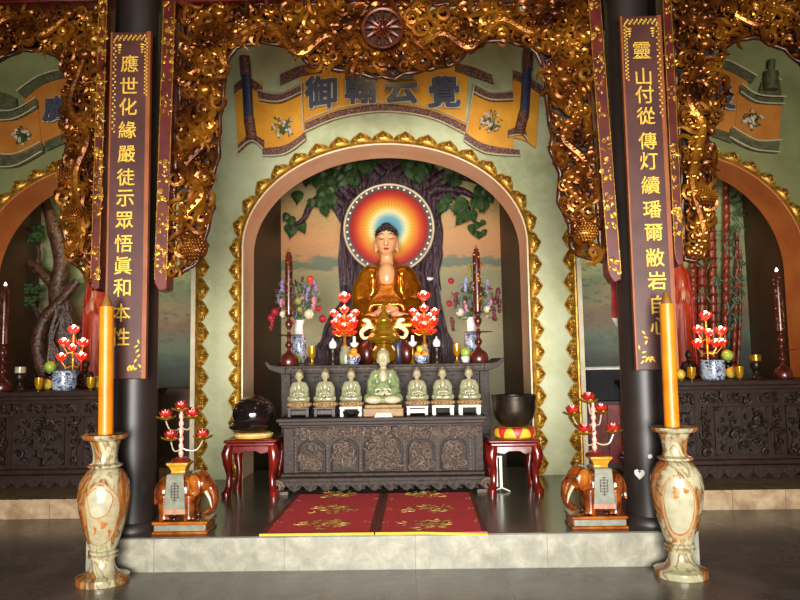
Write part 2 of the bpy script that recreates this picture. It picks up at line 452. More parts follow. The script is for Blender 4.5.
YS, YC, YSC, YW, YSIDE, YB, YST2 = 5.0, 5.3, 5.25, 7.44, 8.2, 9.7, 6.8
ZP = ZZ(395, 534.5, YS)                       # top of the central platform
ZP2 = (ZZ(40, 499, YST2) + ZZ(740, 490.5, YST2)) / 2
ZTOP = 5.4
def struct(name, mb, mats_, **k):
    return props(mb.build(name, mats_, **k), kind='structure')

# ------------------------------------------------------------------ setting
struct('floor', MB().box(-7, 7, -3, YB + 0.3, -0.1, 0), m['floor'])
struct('ceiling', MB().box(-7, 7, -3, YB + 0.3, ZTOP, ZTOP + 0.1), m['ceiling'])
struct('wall_west', MB().box(-7.1, -7, -3, YB + 0.3, 0, ZTOP), m['hallwall'])
struct('wall_east', MB().box(7, 7.1, -3, YB + 0.3, 0, ZTOP), m['hallwall'])
pxl, pxr = XX(84, 555, YS), XX(701, 550, YS)
# central platform: dark top, pale front face
b = MB().box(pxl, pxr, YS + 0.03, YW + 0.6, 0, ZP - 0.012, 0)
struct('floor_platform', MB().box(pxl, pxr, YS + 0.0, YW + 0.6, ZP - 0.012, ZP), m['platform'], bev=0.004)
struct('trim_step_front', b, m['stepface'])
struct('trim_step_left', MB().box(-7, pxl, YST2, YSIDE + 0.6, 0, ZP2), m['sidestep'])
struct('trim_step_right', MB().box(pxr, 7, YST2, YSIDE + 0.6, 0, ZP2), m['sidestep'])

def arch_wall(name, x0, x1, z0, Y, th, cx, a, zs, bb, wallm, edgem, N=56):
    w = MB(); e = MB()
    arc = [(cx - a * math.cos(PI * i / N), zs + bb * math.sin(PI * i / N)) for i in range(N + 1)]
    for (yy, fl) in ((Y, 0), (Y + th, 1)):
        def q(pts):
            p = [(x, yy, z) for x, z in pts]; w.add(p, [tuple(range(4)) if not fl else (3, 2, 1, 0)])
        q([(x0, z0), (cx - a, z0), (cx - a, zs), (x0, zs)]); q([(cx + a, z0), (x1, z0), (x1, zs), (cx + a, zs)])
        q([(x0, zs), (cx - a, zs), (cx - a, ZTOP), (x0, ZTOP)]); q([(cx + a, zs), (x1, zs), (x1, ZTOP), (cx + a, ZTOP)])
        for i in range(N):
            q([arc[i], arc[i + 1], (arc[i + 1][0], ZTOP), (arc[i][0], ZTOP)])
    for x in (x0, x1):
        w.add([(x, Y, z0), (x, Y + th, z0), (x, Y + th, ZTOP), (x, Y, ZTOP)], [(0, 1, 2, 3)])
    w.add([(x0, Y, ZTOP), (x1, Y, ZTOP), (x1, Y + th, ZTOP), (x0, Y + th, ZTOP)], [(0, 1, 2, 3)])
    struct(name, w, wallm, ang=0)
    line = [(cx - a, z0)] + arc + [(cx + a, z0)]
    A = [(x, Y, z) for x, z in line]; B = [(x, Y + th, z) for x, z in line]
    n = len(A)
    # a plastered lining with its own thickness
    ins = []
    for i, (x, z) in enumerate(line):
        t = Vector(line[min(i + 1, n - 1)]) - Vector(line[max(i - 1, 0)]); t.normalize()
        ins.append((x + t.y * 0.015, z - t.x * 0.015))
    C_ = [(x, Y - 0.006, z) for x, z in ins]; D_ = [(x, Y + th, z) for x, z in ins]; A2 = [(x, Y - 0.006, z) for x, z in line]
    v = A2 + C_ + D_ + B
    f = []
    for i in range(n - 1):
        for k in range(3):
            f.append((k * n + i, k * n + i + 1, (k + 1) * n + i + 1, (k + 1) * n + i))
    e.add(v, f)
    struct(name.replace('wall', 'trim_arch'), e, edgem, ang=0.5)
    return line

xw0, xw1 = XX(193, 350, YW), XX(582, 350, YW)
acx = (XX(242, 260, YW) + XX(528.5, 260, YW)) / 2; aa = (XX(528.5, 260, YW) - XX(242, 260, YW)) / 2
azs = ZZ(385, 246, YW); ab = ZZ(385, 143.5, YW) - azs
ARC = arch_wall('wall_centre', xw0, xw1, ZP, YW, 0.5, acx, aa, azs, ab, m['plaster'], m['pink'])
# side bays: arches further back
RCX, RA = XX(681, 250, YSIDE), 125 * S(YSIDE)
LCX = XX(95, 250, YSIDE)
szs = (ZZ(681, 268, YSIDE) + ZZ(95, 279, YSIDE)) / 2; sb = 118 * S(YSIDE)
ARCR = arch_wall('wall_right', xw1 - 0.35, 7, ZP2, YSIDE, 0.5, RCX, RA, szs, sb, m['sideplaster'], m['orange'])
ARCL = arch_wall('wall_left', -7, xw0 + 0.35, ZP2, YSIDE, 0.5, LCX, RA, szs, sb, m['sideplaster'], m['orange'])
# niche walls, tops and the painted back walls
for (nn, cx, a, y0) in (('centre', acx, aa, YW + 0.5), ('right', RCX, RA, YSIDE + 0.5), ('left', LCX, RA, YSIDE + 0.5)):
    struct('wall_niche_west_' + nn, MB().box(cx - a - 0.06, cx - a, y0, YB, 0, 4.6), m['nichebrown'], ang=0)
    struct('wall_niche_east_' + nn, MB().box(cx + a, cx + a + 0.06, y0, YB, 0, 4.6), m['nichebrown'], ang=0)
    struct('ceiling_niche_' + nn, MB().box(cx - a - 0.06, cx + a + 0.06, y0, YB, 4.6, 4.66), m['nichebrown'], ang=0)
struct('wall_back_centre', MB().box(acx - aa - 0.06, acx + aa + 0.06, YB, YB + 0.1, 0, 4.66), m['mural'])
struct('wall_back_right', MB().box(acx + aa + 0.06, RCX + RA + 0.06, YB, YB + 0.1, 0, 4.66), m['muralside'])
struct('wall_back_left', MB().box(LCX - RA - 0.06, acx - aa - 0.06, YB, YB + 0.1, 0, 4.66), m['muralside'])
# ledge inside the central niche that carries the large statue
ZLEDGE = ZZ(385, 372, 8.1)
struct('trim_niche_ledge', MB().box(XX(292, 370, 8.05), XX(478, 370, 8.05), 8.05, YB - .12, ZP, ZLEDGE), m['nichebrown'])
for nm, cx in (('left', LCX), ('right', RCX)):
    struct('trim_niche_ledge_' + nm, MB().box(cx - RA + 0.02, cx + RA - 0.02, 8.75, YB, ZP2, 1.15), m['nichebrown'])

# columns
def column(px, label):
    c = P(px, 450, YC); r = 21.3 * S(YC)
    t = thing('column', label, 'column', (c.x, YC, ZP))
    MB().lathe([(r, 0.06), (r, ZTOP - ZP)], 40).build('shaft', m['column'], t)
    MB().lathe([(r + 0.035, 0), (r + 0.035, 0.03), (r + 0.012, 0.06)], 40).build('base_ring', m['column'], t)
    t['kind'] = 'structure'
    return t, r
colL, rc = column(134, 'near-black lacquered column left of the central altar, behind the left marble vase')
colR, rc = column(646, 'near-black lacquered column right of the central altar, with white paint chips')
def chip(cx, cy, rad, col):
    pts = []
    for k in range(12):
        a = 2 * PI * k / 12; rr = rad[k % len(rad)]
        p = P(cx + math.cos(a) * rr, cy + math.sin(a) * rr, YC - rc)
        pts.append(p)
    v = []; 
    for p in pts:
        dx = p.x - col.location.x
        for off in (0.0005, 0.004):
            y = YC - math.sqrt(max(rc * rc - dx * dx, 0)) - off
            v.append((dx, y - YC, p.z - ZP))
    f = [tuple(range(1, 24, 2))] + [(2 * i, 2 * i + 1, (2 * i + 3) % 24, (2 * i + 2) % 24) for i in range(12)]
    props(MB().add(v, f).build('paint_chip', m['chip'], col), 'bare white patch where the dark lacquer has flaked')
chip(641, 474, [4.2, 4.0, 4.3, 6.2, 4.3, 4.0, 4.2, 4.7, 4.5, 2.6, 4.5, 4.7], colR)
chip(650, 456.5, [2.2, 2.5, 2.0], colR)
chip(640, 522, [1.0, 1.4], colR)

# ------------------------------------------------------------------ gilded lotus petal borders
pitch = 0.236
def petal_mesh():
    b = MB(); W, H = pitch * 0.5, 0.118; nu, nv = 10, 8
    v = []
    for j in range(nv + 1):
        t = j / nv
        hw = W * (math.sqrt(max(0, 1 - (t * 0.92) ** 2.3)) * (1 - t ** 3) + 0.0)
        for i in range(nu + 1):
            u = -1 + 2 * i / nu
            x = u * hw; z = H * t
            bul = 0.035 * (1 - u * u) * math.sin(PI * min(1, 0.15 + t * 0.85)) + 0.006
            v.append((x, -bul, z))
    f = [(j * (nu + 1) + i, j * (nu + 1) + i + 1, (j + 1) * (nu + 1) + i + 1, (j + 1) * (nu + 1) + i) for j in range(nv) for i in range(nu)]
    b.add(v, f)
    # raised rim, spiral bosses
    rim = []
    for k in range(21):
        s = -1 + 2 * k / 20; t = 1 - abs(s)
        hw = W * (math.sqrt(max(0, 1 - (t * 0.92) ** 2.3)) * (1 - t ** 3))
        rim.append((math.copysign(hw, s) if t < 1 else 0, -0.008, H * t))
    b.tube(rim, 0.007, 6)
    for sx in (-1, 1):
        sp = []
        for k in range(16):
            a = k / 15 * 3.2 * PI; rr = 0.034 * (1 - k / 18)
            sp.append((sx * (W * 0.48 + rr * math.cos(a)), -0.022 - 0.012 * k / 15, 0.042 + rr * math.sin(a)))
        b.tube(sp, 0.0075, 5)
        b.ell((sx * W * 0.48, -0.03, 0.042), 0.012, 6, 5)
    b.ell((0, -0.04, 0.066), (0.018, 0.012, 0.03), 6, 5)
    return b
pm = petal_mesh()
pm_me = pm.mesh('lotus_petal'); pm_me.polygons.foreach_set('use_smooth', [True] * len(pm_me.polygons)); pm_me.materials.append(m['gold'])
def border(line, label, Y, out, offset=0.02, name='gilded_border'):
    # line: (x, z) polyline; out = +1 petals point to the left of travel
    c = line[0]
    t = thing(name, label, 'wall border', (c[0], Y, c[1]))
    L = [0]
    for i in range(1, len(line)): L.append(L[-1] + (Vector(line[i]) - Vector(line[i - 1])).length)
    n = max(1, round(L[-1] / pitch))
    def at(s):
        for i in range(1, len(line)):
            if s <= L[i] or i == len(line) - 1:
                k = (s - L[i - 1]) / max(1e-9, L[i] - L[i - 1]); a, b_ = Vector(line[i - 1]), Vector(line[i])
                return a + (b_ - a) * k
    for k in range(n):
        s = (k + 0.5) * L[-1] / n
        p = at(s); tg = (at(min(s + 0.08, L[-1])) - at(max(s - 0.08, 0))).normalized()
        nrm = Vector((-tg.y, tg.x)) * out
        o = link(bpy.data.objects.new('lotus_petal', pm_me)); o.parent = t
        ang = math.atan2(nrm.x, nrm.y)
        pp = p + nrm * offset
        o.location = (pp.x - c[0], -0.002, pp.y - c[1]); o.rotation_euler = (0, ang, 0)
    A = []
    for i, q in enumerate(line):
        tg = (Vector(line[min(i + 1, len(line) - 1)]) - Vector(line[max(0, i - 1)])).normalized()
        nrm = Vector((-tg.y, tg.x)) * out * (offset * 0.7)
        A.append((q[0] + nrm.x - c[0], -0.0165, q[1] + nrm.y - c[1]))
    MB().tube(A, 0.014, 6).build('gilded_fillet', m['gold'], t)
    return t
border(ARC, 'gilded lotus-petal border running round the central arch', YW, 1)
zt, zb = ZZ(195, 235, YW), ZP
border([(xw0 + 0.03, zt), (xw0 + 0.03, zb)], 'vertical strip of gilded lotus petals on the left edge of the green wall', YW, 1)
border([(xw1 - 0.03, zb), (xw1 - 0.03, zt)], 'vertical strip of gilded lotus petals on the right edge of the green wall', YW, 1)
struct('trim_1', MB().box(xw0 - 0.02, xw0 + 0.028, YW - 0.025, YW - 0.001, ZP, ZTOP), m['whitetrim'])
struct('trim_2', MB().box(xw1 - 0.028, xw1 + 0.02, YW - 0.025, YW - 0.001, ZP, ZTOP), m['whitetrim'])
def part_arc(line, f0, f1): return line[int(len(line) * f0):int(len(line) * f1)]
border(part_arc(ARCL, 0.02, 0.98), 'gilded lotus-petal border round the left side arch', YSIDE, 1, 0.02)
border(part_arc(ARCR, 0.02, 0.98), 'gilded lotus-petal border round the right side arch', YSIDE, 1, 0.02)

# ------------------------------------------------------------------ openwork carved screens
def carve(poly, Y, n, rmin=5, rmax=15, depth=0.07, scale=None, rnd=random):
    """dense scrolls, leaves, vines and beads filling a polygon given in outline (x, z metres)"""
    xs = [p[0] for p in poly]; zs = [p[1] for p in poly]; u = scale or S(Y)
    b = MB(); pts = []; tries = 0
    while len(pts) < n and tries < n * 60:
        tries += 1
        best = None
        for _ in range(5):
            x = rnd.uniform(min(xs), max(xs)); z = rnd.uniform(min(zs), max(zs))
            if inpoly(x, z, poly):
                dd = min([(x - q[0]) ** 2 + (z - q[1]) ** 2 for q in pts] or [9])
                if best is None or dd > best[0]: best = (dd, x, z)
        if best: pts.append(best[1:])
    for x, z in pts:
        k = rnd.random(); r = rnd.uniform(rmin, rmax) * u; y = Y - rnd.uniform(0, depth)
        if k < 0.44:                                        # spiral scroll
            a0 = rnd.uniform(0, 2 * PI); sg = rnd.choice((-1, 1)); tn = rnd.uniform(1.0, 1.7) * 2 * PI; q = []; rr = []
            N = 14
            for i in range(N):
                t = i / (N - 1); a = a0 + sg * tn * t; R = r * 0.7 * (1 - 0.8 * t)
                q.append((x + R * math.cos(a), y - 0.03 * t, z + R * math.sin(a))); rr.append(r * (0.08 + 0.12 * math.sin(PI * (0.15 + 0.75 * t))))
            b.tube(q, rr, 5)
        elif k < 0.72:                                      # s-shaped vine
            a = rnd.uniform(0, 2 * PI); L = r * 2.0; q = []; rr = []; w = rnd.uniform(0.2, 0.5) * r; N = 10
            for i in range(N):
                t = i / (N - 1); s = (t - 0.5) * L; h = w * math.sin(2 * PI * t)
                q.append((x + s * math.cos(a) - h * math.sin(a), y - 0.035 * math.sin(PI * t), z + s * math.sin(a) + h * math.cos(a)))
                rr.append(r * (0.05 + 0.17 * math.sin(PI * t) ** 0.8))
            b.tube(q, rr, 5)
        elif k < 0.9:                                      # leaf
            a = rnd.uniform(0, 2 * PI)
            R = Matrix.Rotation(a, 3, 'Y') @ Matrix.Rotation(rnd.uniform(-0.6, 0.6), 3, 'X')
            b.ell((x, y - 0.01, z), (r * 0.55, 0.022, r * rnd.uniform(0.16, 0.3)), 7, 5, 0, R)
        else:                                               # cluster of beads
            for i in range(rnd.randint(2, 4)):
                b.ell((x + rnd.uniform(-.4, .4) * r, y - 0.02, z + rnd.uniform(-.4, .4) * r), u * rnd.uniform(1.3, 2.6), 6, 5)
    return b
def basket(cx, cz, rx, rz, Y):
    """scaled fruit: an ellipsoid studded with rows of overlapping scales"""
    b = MB(); b.ell((cx, Y, cz), (rx, 0.06, rz), 16, 10)
    for j in range(-3, 4):
        zz = j / 3.6; w = math.sqrt(1 - zz * zz)
        for i in range(-4, 5):
            xx = (i + (0.5 if j % 2 else 0)) / 4.6
            if abs(xx) < w * 0.92:
                b.ell((cx + xx * rx, Y - 0.058 * math.sqrt(max(0.02, 1 - xx * xx - zz * zz)), cz + zz * rz), (rx * 0.12, 0.016, rz * 0.15), 6, 5)
    return b
def dragon(pts, Y, r0, Yoff=0.08):
    b = MB(); n = len(pts); q = []
    for i in range((n - 1) * 8 + 1):                         # catmull-rom
        k = min(i // 8, n - 2); t = i / 8 - k
        p0, p1, p2, p3 = (Vector(pts[max(k - 1, 0)]), Vector(pts[k]), Vector(pts[k + 1]), Vector(pts[min(k + 2, n - 1)]))
        q.append(0.5 * ((2 * p1) + (p2 - p0) * t + (2 * p0 - 5 * p1 + 4 * p2 - p3) * t * t + (3 * p1 - p0 - 3 * p2 + p3) * t ** 3))
    N = len(q)
    rr = [r0 * (0.35 + 0.65 * math.sin(PI * min(1, 0.12 + 0.85 * i / N)) ** 0.6) for i in range(N)]
    b.tube([(p.x, Y - Yoff, p.y) for p in q], rr, 8)
    for i in range(0, N - 2, 2):                             # back spines and scales
        t = (q[i + 2] - q[i]).normalized(); nn = Vector((-t.y, t.x))
        p = q[i] + nn * rr[i]
        b.ell((p.x, Y - Yoff - 0.01, p.y), (rr[i] * 0.5, 0.012, rr[i] * 0.5), 5, 4)
        b.ell((q[i].x, Y - Yoff - rr[i], q[i].y), (rr[i] * 0.6, 0.012, rr[i] * 0.5), 5, 4)
    h = q[-1]
    b.ell((h.x, Y - Yoff - 0.02, h.y), (r0 * 1.5, r0 * 1.2, r0 * 1.2), 8, 6)
    return b
def P2(lst, Y): return [(P(x, y, Y).x, P(x, y, Y).z) for x, y in lst]
def shrink(poly, k=0.012):
    # moves every outline corner a little inward
    n = len(poly); A = sum(poly[i][0] * poly[(i + 1) % n][1] - poly[(i + 1) % n][0] * poly[i][1] for i in range(n)); sg = 1 if A > 0 else -1
    r = []
    for i in range(n):
        t = (Vector(poly[(i + 1) % n]) - Vector(poly[i - 1])).normalized()
        r.append((poly[i][0] - sg * t.y * k, poly[i][1] + sg * t.x * k))
    return r

def screen(name, label, posts, beam, zones, medal=None, feats=(), dragons=(), sk=.036):
    Y = YSC
    allp = [p for z in zones for p in z[1]]
    c = P(sum(p[0] for p in allp) / len(allp), 20, Y)
    t = thing(name, label, 'carved screen', (c.x, Y, 4.0))
    for (pn, pl, n, rmin, rmax) in zones:
        pw = P2(pl, Y)
        MB().prism(shrink(pw, 0.06), Y + 0.02, Y + 0.05).build('dark_gap_sheet', m['carvedark'], t, world=True, ang=0)  # sheet added behind the openwork; its dark colour stands for shaded holes
        ed = shrink(pw, 0.022); ed2 = []
        for i in range(len(ed)):
            p, q = Vector(ed[i]), Vector(ed[(i + 1) % len(ed)]); st = max(1, int((q - p).length / .05))
            ed2 += [p.lerp(q, j / st) for j in range(st)]
        ed2.append(ed2[0])
        MB().tube([(p.x, Y - .02 + .012 * math.sin(i * 1.7), p.y + .008 * math.sin(i * 2.3)) for i, p in enumerate(ed2)], [.014 + .008 * abs(math.sin(i * .9)) for i in range(len(ed2))], 6).build('carved_rim', m['carvedark2'], t, world=True, ang=1.2)
        carve(shrink(pw, sk), Y, n, rmin, rmax).build(pn, m['carve'], t, world=True, ang=1.2)
    for (ax, ay, bx, by, w) in posts:
        a, bq = P(ax, ay, Y), P(bx, by, Y); x = (a.x + bq.x) / 2; h = w / 2 * S(Y); z0 = bq.z
        pb = MB().prism([(bq.x - h, z0 + 0.07), (bq.x - h * 0.2, z0), (bq.x + h, z0 + 0.02), (a.x + h, a.z), (a.x - h, a.z)], Y - 0.09, Y + 0.06)
        po = pb.build('frame_post', m['redlac'], t, world=True, bev=0.008)
        ob = MB(); rnd = random.Random(int(ax))
        for sx in (-1, 1): ob.box(x + sx * h * 0.9 - 0.0025, x + sx * h * 0.9 + 0.0025, Y - 0.096, Y - 0.088, z0 + 0.09, a.z)
        zz = z0 + 0.12
        while zz < a.z - 0.1:
            if rnd.random() < 0.55:
                o2 = carve([(x - h * .75, zz - .05), (x + h * .75, zz - .05), (x + h * .75, zz + .05), (x - h * .75, zz + .05)], Y - 0.088, 5, 2, 4.5, 0.006, rnd=rnd)
                o2.v = [(vx, Y - 0.09 + (vy - Y + 0.09) * .25, vz) for vx, vy, vz in o2.v]
                ob.add(o2.v, o2.f)
            zz += 0.085
        ob.v = [(vx - x + bq.x + (a.x - bq.x) * (vz - z0) / (a.z - z0), vy, vz) for vx, vy, vz in ob.v]
        ob.xf(t.matrix_basis.inverted())
        og = ob.build('gilt_scrollwork', m['gold'], None); og.parent = po
    if beam:
        ax, ay, bx, by = beam
        a, bq = P(ax, ay, Y), P(bx, by, Y)
        zc = (a.z + bq.z) / 2
        MB().box(a.x, bq.x, Y - 0.1, Y + 0.08, zc, zc + 0.35).box(a.x, bq.x, Y - 0.13, Y + 0.08, zc + 0.012, zc + 0.04).build('top_beam', m['redlac'], t, world=True, bev=0.008)
    for (x, y, rx, ry) in feats:
        p = P(x, y, Y - 0.07)
        basket(p.x, p.z, rx * S(Y), ry * S(Y), Y - 0.09).build('scaled_fruit', m['carve'], t, world=True)
    for d, r in dragons:
        dragon(P2(d, Y), Y, r * S(Y)).build('dragon', m['carve'], t, world=True)
    if medal:
        p = P(medal[0], medal[1], Y - 0.1); R = medal[2] * S(Y); yy = Y - 0.15
        w = MB()
        ring = [(p.x + R * math.cos(2 * PI * k / 40), yy, p.z + R * math.sin(2 * PI * k / 40)) for k in range(41)]
        w.tube(ring, 0.017, 8); w.tube([(p.x + (q[0] - p.x) * .45, q[1], p.z + (q[2] - p.z) * .45) for q in ring], 0.01, 6)
        for k in range(12):
            a = 2 * PI * k / 12
            w.tube([(p.x + R * .2 * math.cos(a), yy, p.z + R * .2 * math.sin(a)), (p.x + R * .6 * math.cos(a), yy - .015, p.z + R * .6 * math.sin(a)), (p.x + R * .95 * math.cos(a), yy, p.z + R * .95 * math.sin(a))], [0.008, 0.016, 0.01], 6)
        mw = w.build('wheel_medallion', m['redbrown'], t, world=True)
        hb = MB().ell((p.x - t.location.x, yy - .01 - t.location.y, p.z - t.location.z), (R * .2, 0.03, R * .2), 12, 8).build('wheel_hub', m['redlac'])
        hb.parent = mw
        d = MB().lathe([(R * 1.02, 0), (R * 1.02, 0.03)], 40); d.xf(Matrix.Translation((p.x, yy + .06, p.z)) @ Matrix.Rotation(PI / 2, 4, 'X'))
        d.build('wheel_back', m['carvedark'], t, world=True)
    return t
m['carvedark2'] = M('dark lacquered rim', '#2a0f06', '#4a220c', 0.35, 0.3, 12)
m['redbrown'] = M('red brown gilt', '#3c140a', '#683014', 0.35, 0.4, 14)
topin = [(226, 72), (232, 58), (245, 48), (262, 46), (285, 50), (300, 60), (312, 70), (330, 72), (345, 75), (360, 78), (375, 81), (395, 82), (405, 78), (425, 74), (445, 70), (460, 65), (468, 54), (480, 46), (500, 44), (520, 48), (534, 56), (541, 68)]
zt_ = [(182, 3)] + [(182, 60)] + topin + [(588, 60), (588, 3)]
zl_ = [(180, 50), (226, 60), (228, 70), (227, 97), (223, 126), (222, 159), (213, 188), (217, 208), (209, 237), (203, 261), (189, 273), (171, 277), (172, 200), (177, 120)]
zr_ = [(541, 60), (588, 50), (592, 120), (599, 200), (604, 262), (590, 261), (576, 259), (568, 248), (566, 225), (555, 202), (557, 175), (547, 152), (549, 137), (545, 117), (541, 68)]
screen('carved_screen', 'gilded openwork carved screen with a wheel medallion framing the central bay', [(174, -10, 164.5, 293, 13), (590, -10, 612, 284, 13)], (166, 4, 600, 3),
       [('gilt_carving', zt_, 560, 6, 15), ('gilt_carving', zl_, 170, 6, 15), ('gilt_carving', zr_, 170, 6, 15)], (383, 31, 20),
       [(196, 250, 13, 11), (585, 233, 13, 10)],
       [([(352, 62), (330, 40), (300, 58), (270, 30), (235, 42), (222, 20)], 5), ([(410, 60), (440, 38), (470, 52), (498, 25), (530, 38), (552, 20)], 5), ([(190, 215), (205, 195), (188, 170), (206, 145), (190, 120), (208, 95)], 5), ([(580, 205), (566, 185), (582, 165), (560, 140), (578, 115), (562, 85)], 5)])
zl2 = [(-12, 10), (108, 10), (104, 140), (99, 250), (97, 290), (85, 275), (72, 265), (66, 250), (62, 230), (60, 200), (60, 165), (66, 150), (63, 95), (68, 80), (60, 62), (45, 53), (20, 55), (-12, 66)]
screen('carved_screen', 'gilded openwork carved screen of the left side bay, left of the left couplet board', [(109, -10, 100, 292, 9)], (-12, 9, 112, 7),
       [('gilt_carving', zl2, 420, 5, 13)], None, [(75, 216, 11, 9)], [([(72, 255), (88, 235), (80, 180), (92, 140), (75, 110), (90, 60)], 5), ([(-5, 35), (20, 22), (45, 40), (75, 20)], 4)], .03)
zr2 = [(668, -4), (812, -4), (812, 68), (795, 64), (775, 50), (752, 41), (730, 46), (723, 53), (718, 72), (728, 87), (724, 111), (708, 140), (716, 155), (713, 193), (711, 227), (706, 256), (694, 265), (681, 260), (676, 140)]
screen('carved_screen', 'gilded openwork carved screen of the right side bay, right of the right couplet board', [(661.5, -14, 675, 268, 9)], (660, -6, 812, -8),
       [('gilt_carving', zr2, 420, 5, 13)], None, [(704, 198, 12, 9)], [([(690, 255), (700, 235), (688, 180), (698, 130), (684, 100), (700, 50)], 5), ([(730, 20), (755, 30), (775, 12), (800, 30)], 4)], .03)

# ------------------------------------------------------------------ couplet boards
def couplet(label, px, ytop, ybot, chars, cy, cpx, left):
    Y = YC - rc - 0.05
    a, bq = P(px[0], ytop, Y), P(px[1], ybot, Y)
    x = P((px[0] + px[1]) / 2, (ytop + ybot) / 2, Y).x; hw = 20.5 * S(Y)
    t = thing('couplet_board', label, 'couplet board', (x, Y, bq.z))
    H = a.z - bq.z
    MB().box(-hw, hw, -0.02, 0.02, 0, H).build('panel', m['board'], t, bev=0.006)
    eb = MB().box(-hw - .004, -hw + .012, -0.026, 0.015, 0, H).box(hw - .03, hw + .004, -0.026, 0.015, 0, H)
    eb.build('edge_moulding', m['boardedge'], t, bev=0.003)
    # gilt fret border round the top
    fb = MB(); rnd = random.Random(5 + left)
    for k in range(22):
        xx = -hw * .8 + 1.6 * hw * k / 21
        fb.box(xx - .006, xx + .005, -0.027, -0.019, H - .07 + (k % 3) * .014, H - .055 + (k % 3) * .014)
    for sx in (-1, 1):
        for k in range(30):
            z = H - .08 - k * .024 * (1.0 if sx * (1 if left else -1) < 0 else 0.6)
            fb.box(sx * hw * .8 - .012 + (k % 2) * .014, sx * hw * .8 + (k % 2) * .014, -0.027, -0.019, z - .006, z + .006)
        for k in range(4):
            fb.ell((sx * hw * .58, -0.02, H - .1 - k * .02), (0.018 - .003 * k, 0.006, 0.008), 6, 5)
    fb.build('gilt_fret', m['goldtext'], t)
    # little gilt sprigs at the foot
    sp = MB()
    for k in range(7):
        xx = (hw * .75 if left else -hw * .75) + rnd.uniform(-.03, .03) * 1; z = .06 + k * .035
        R = Matrix.Rotation(rnd.uniform(0, PI), 3, 'Y')
        sp.ell((xx * (1 - .04 * k) , -0.021, z), (0.018, 0.006, 0.008), 6, 5, 0, R)
        sp.ell(((hw * .5 if left else -hw * .5) * (1 - .35 * k / 3), -0.021, .07 + .01 * (k % 3)), (0.016, 0.006, 0.008), 6, 5, 0, R)
    sp.build('gilt_sprig', m['goldtext'], t)
    for ch, y, cx in zip(chars, cy, cpx):
        p = P(cx, y, Y)
        glyph('carved_character', ch, 17.5 * S(Y) * 1.12, 0.006, m['goldtext'], t, (p.x - x, -0.022, p.z - bq.z), 0.001, 1.0)
    return t
ys = [65, 87, 108, 131, 155, 178, 199, 221, 244, 266, 288, 313, 337]
couplet('maroon board of gilt characters hanging on the left column', (133, 125), 33, 379, '應世化緣嚴徒示眾悟眞和本性', ys, [131 - 9.0 * (y - 65) / 272 for y in ys], True)
ys2 = [52, 78, 96, 117, 142, 162, 186, 210, 233, 258, 281, 305, 326]
couplet('maroon board of gilt characters hanging on the right column', (638, 658), 17, 370, '靈山付從傳灯續璠爾敝岩自心', ys2, [640.5 + 18.0 * (y - 52) / 274 for y in ys2], False)

# ------------------------------------------------------------------ painted scroll banners on the walls
def bez(pts, n=14):
    q = []; k = len(pts)
    for i in range((k - 1) * n + 1):
        j = min(i // n, k - 2); t = i / n - j
        p0, p1, p2, p3 = (Vector(pts[max(j - 1, 0)]), Vector(pts[j]), Vector(pts[j + 1]), Vector(pts[min(j + 2, k - 1)]))
        q.append(0.5 * ((2 * p1) + (p2 - p0) * t + (2 * p0 - 5 * p1 + 4 * p2 - p3) * t * t + (3 * p1 - p0 - 3 * p2 + p3) * t ** 3))
    return q
def ribbon(pa, pb, Y, th, n=6):
    A = [P(p.x, p.y, Y) for p in bez(pa, n)]; B = [P(p.x, p.y, Y) for p in bez(pb, n)]
    for q in A + B: q.y = Y
    return MB().strip(A, B, th)
def posy(cx, cy, R, Y, t, seed, n=34):
    rnd = random.Random(seed); b1 = MB(); b2 = MB(); b3 = MB(); u = S(Y)
    c = P(cx, cy, Y)
    for k in range(n):
        a = rnd.uniform(0, 2 * PI); r = R * math.sqrt(rnd.random()); x, z = c.x + r * u * math.cos(a), c.z + r * u * math.sin(a) * .9
        b2.tube([(c.x, Y, c.z - R * .8 * u), ((c.x + x) / 2 + .01, Y, (c.z + z) / 2), (x, Y, z)], .004, 4)
        b2.ell((x + rnd.uniform(-2, 2) * u, Y - .004, z + rnd.uniform(-2, 2) * u), (1.9 * u, .008, .8 * u), 5, 4, 0, Matrix.Rotation(rnd.uniform(0, PI), 3, 'Y'))
        for j in range(5 if k % 2 else 0):
            aa_ = 2 * PI * j / 5 + a
            b1.ell((x + 1.0 * u * math.cos(aa_), Y - .006, z + 1.0 * u * math.sin(aa_)), (.75 * u, .008, .75 * u), 5, 4)
    b2.build('painted_leaves', m['leafdark'], t, world=True); b1.build('painted_blossom', m['petalpale'], t, world=True)
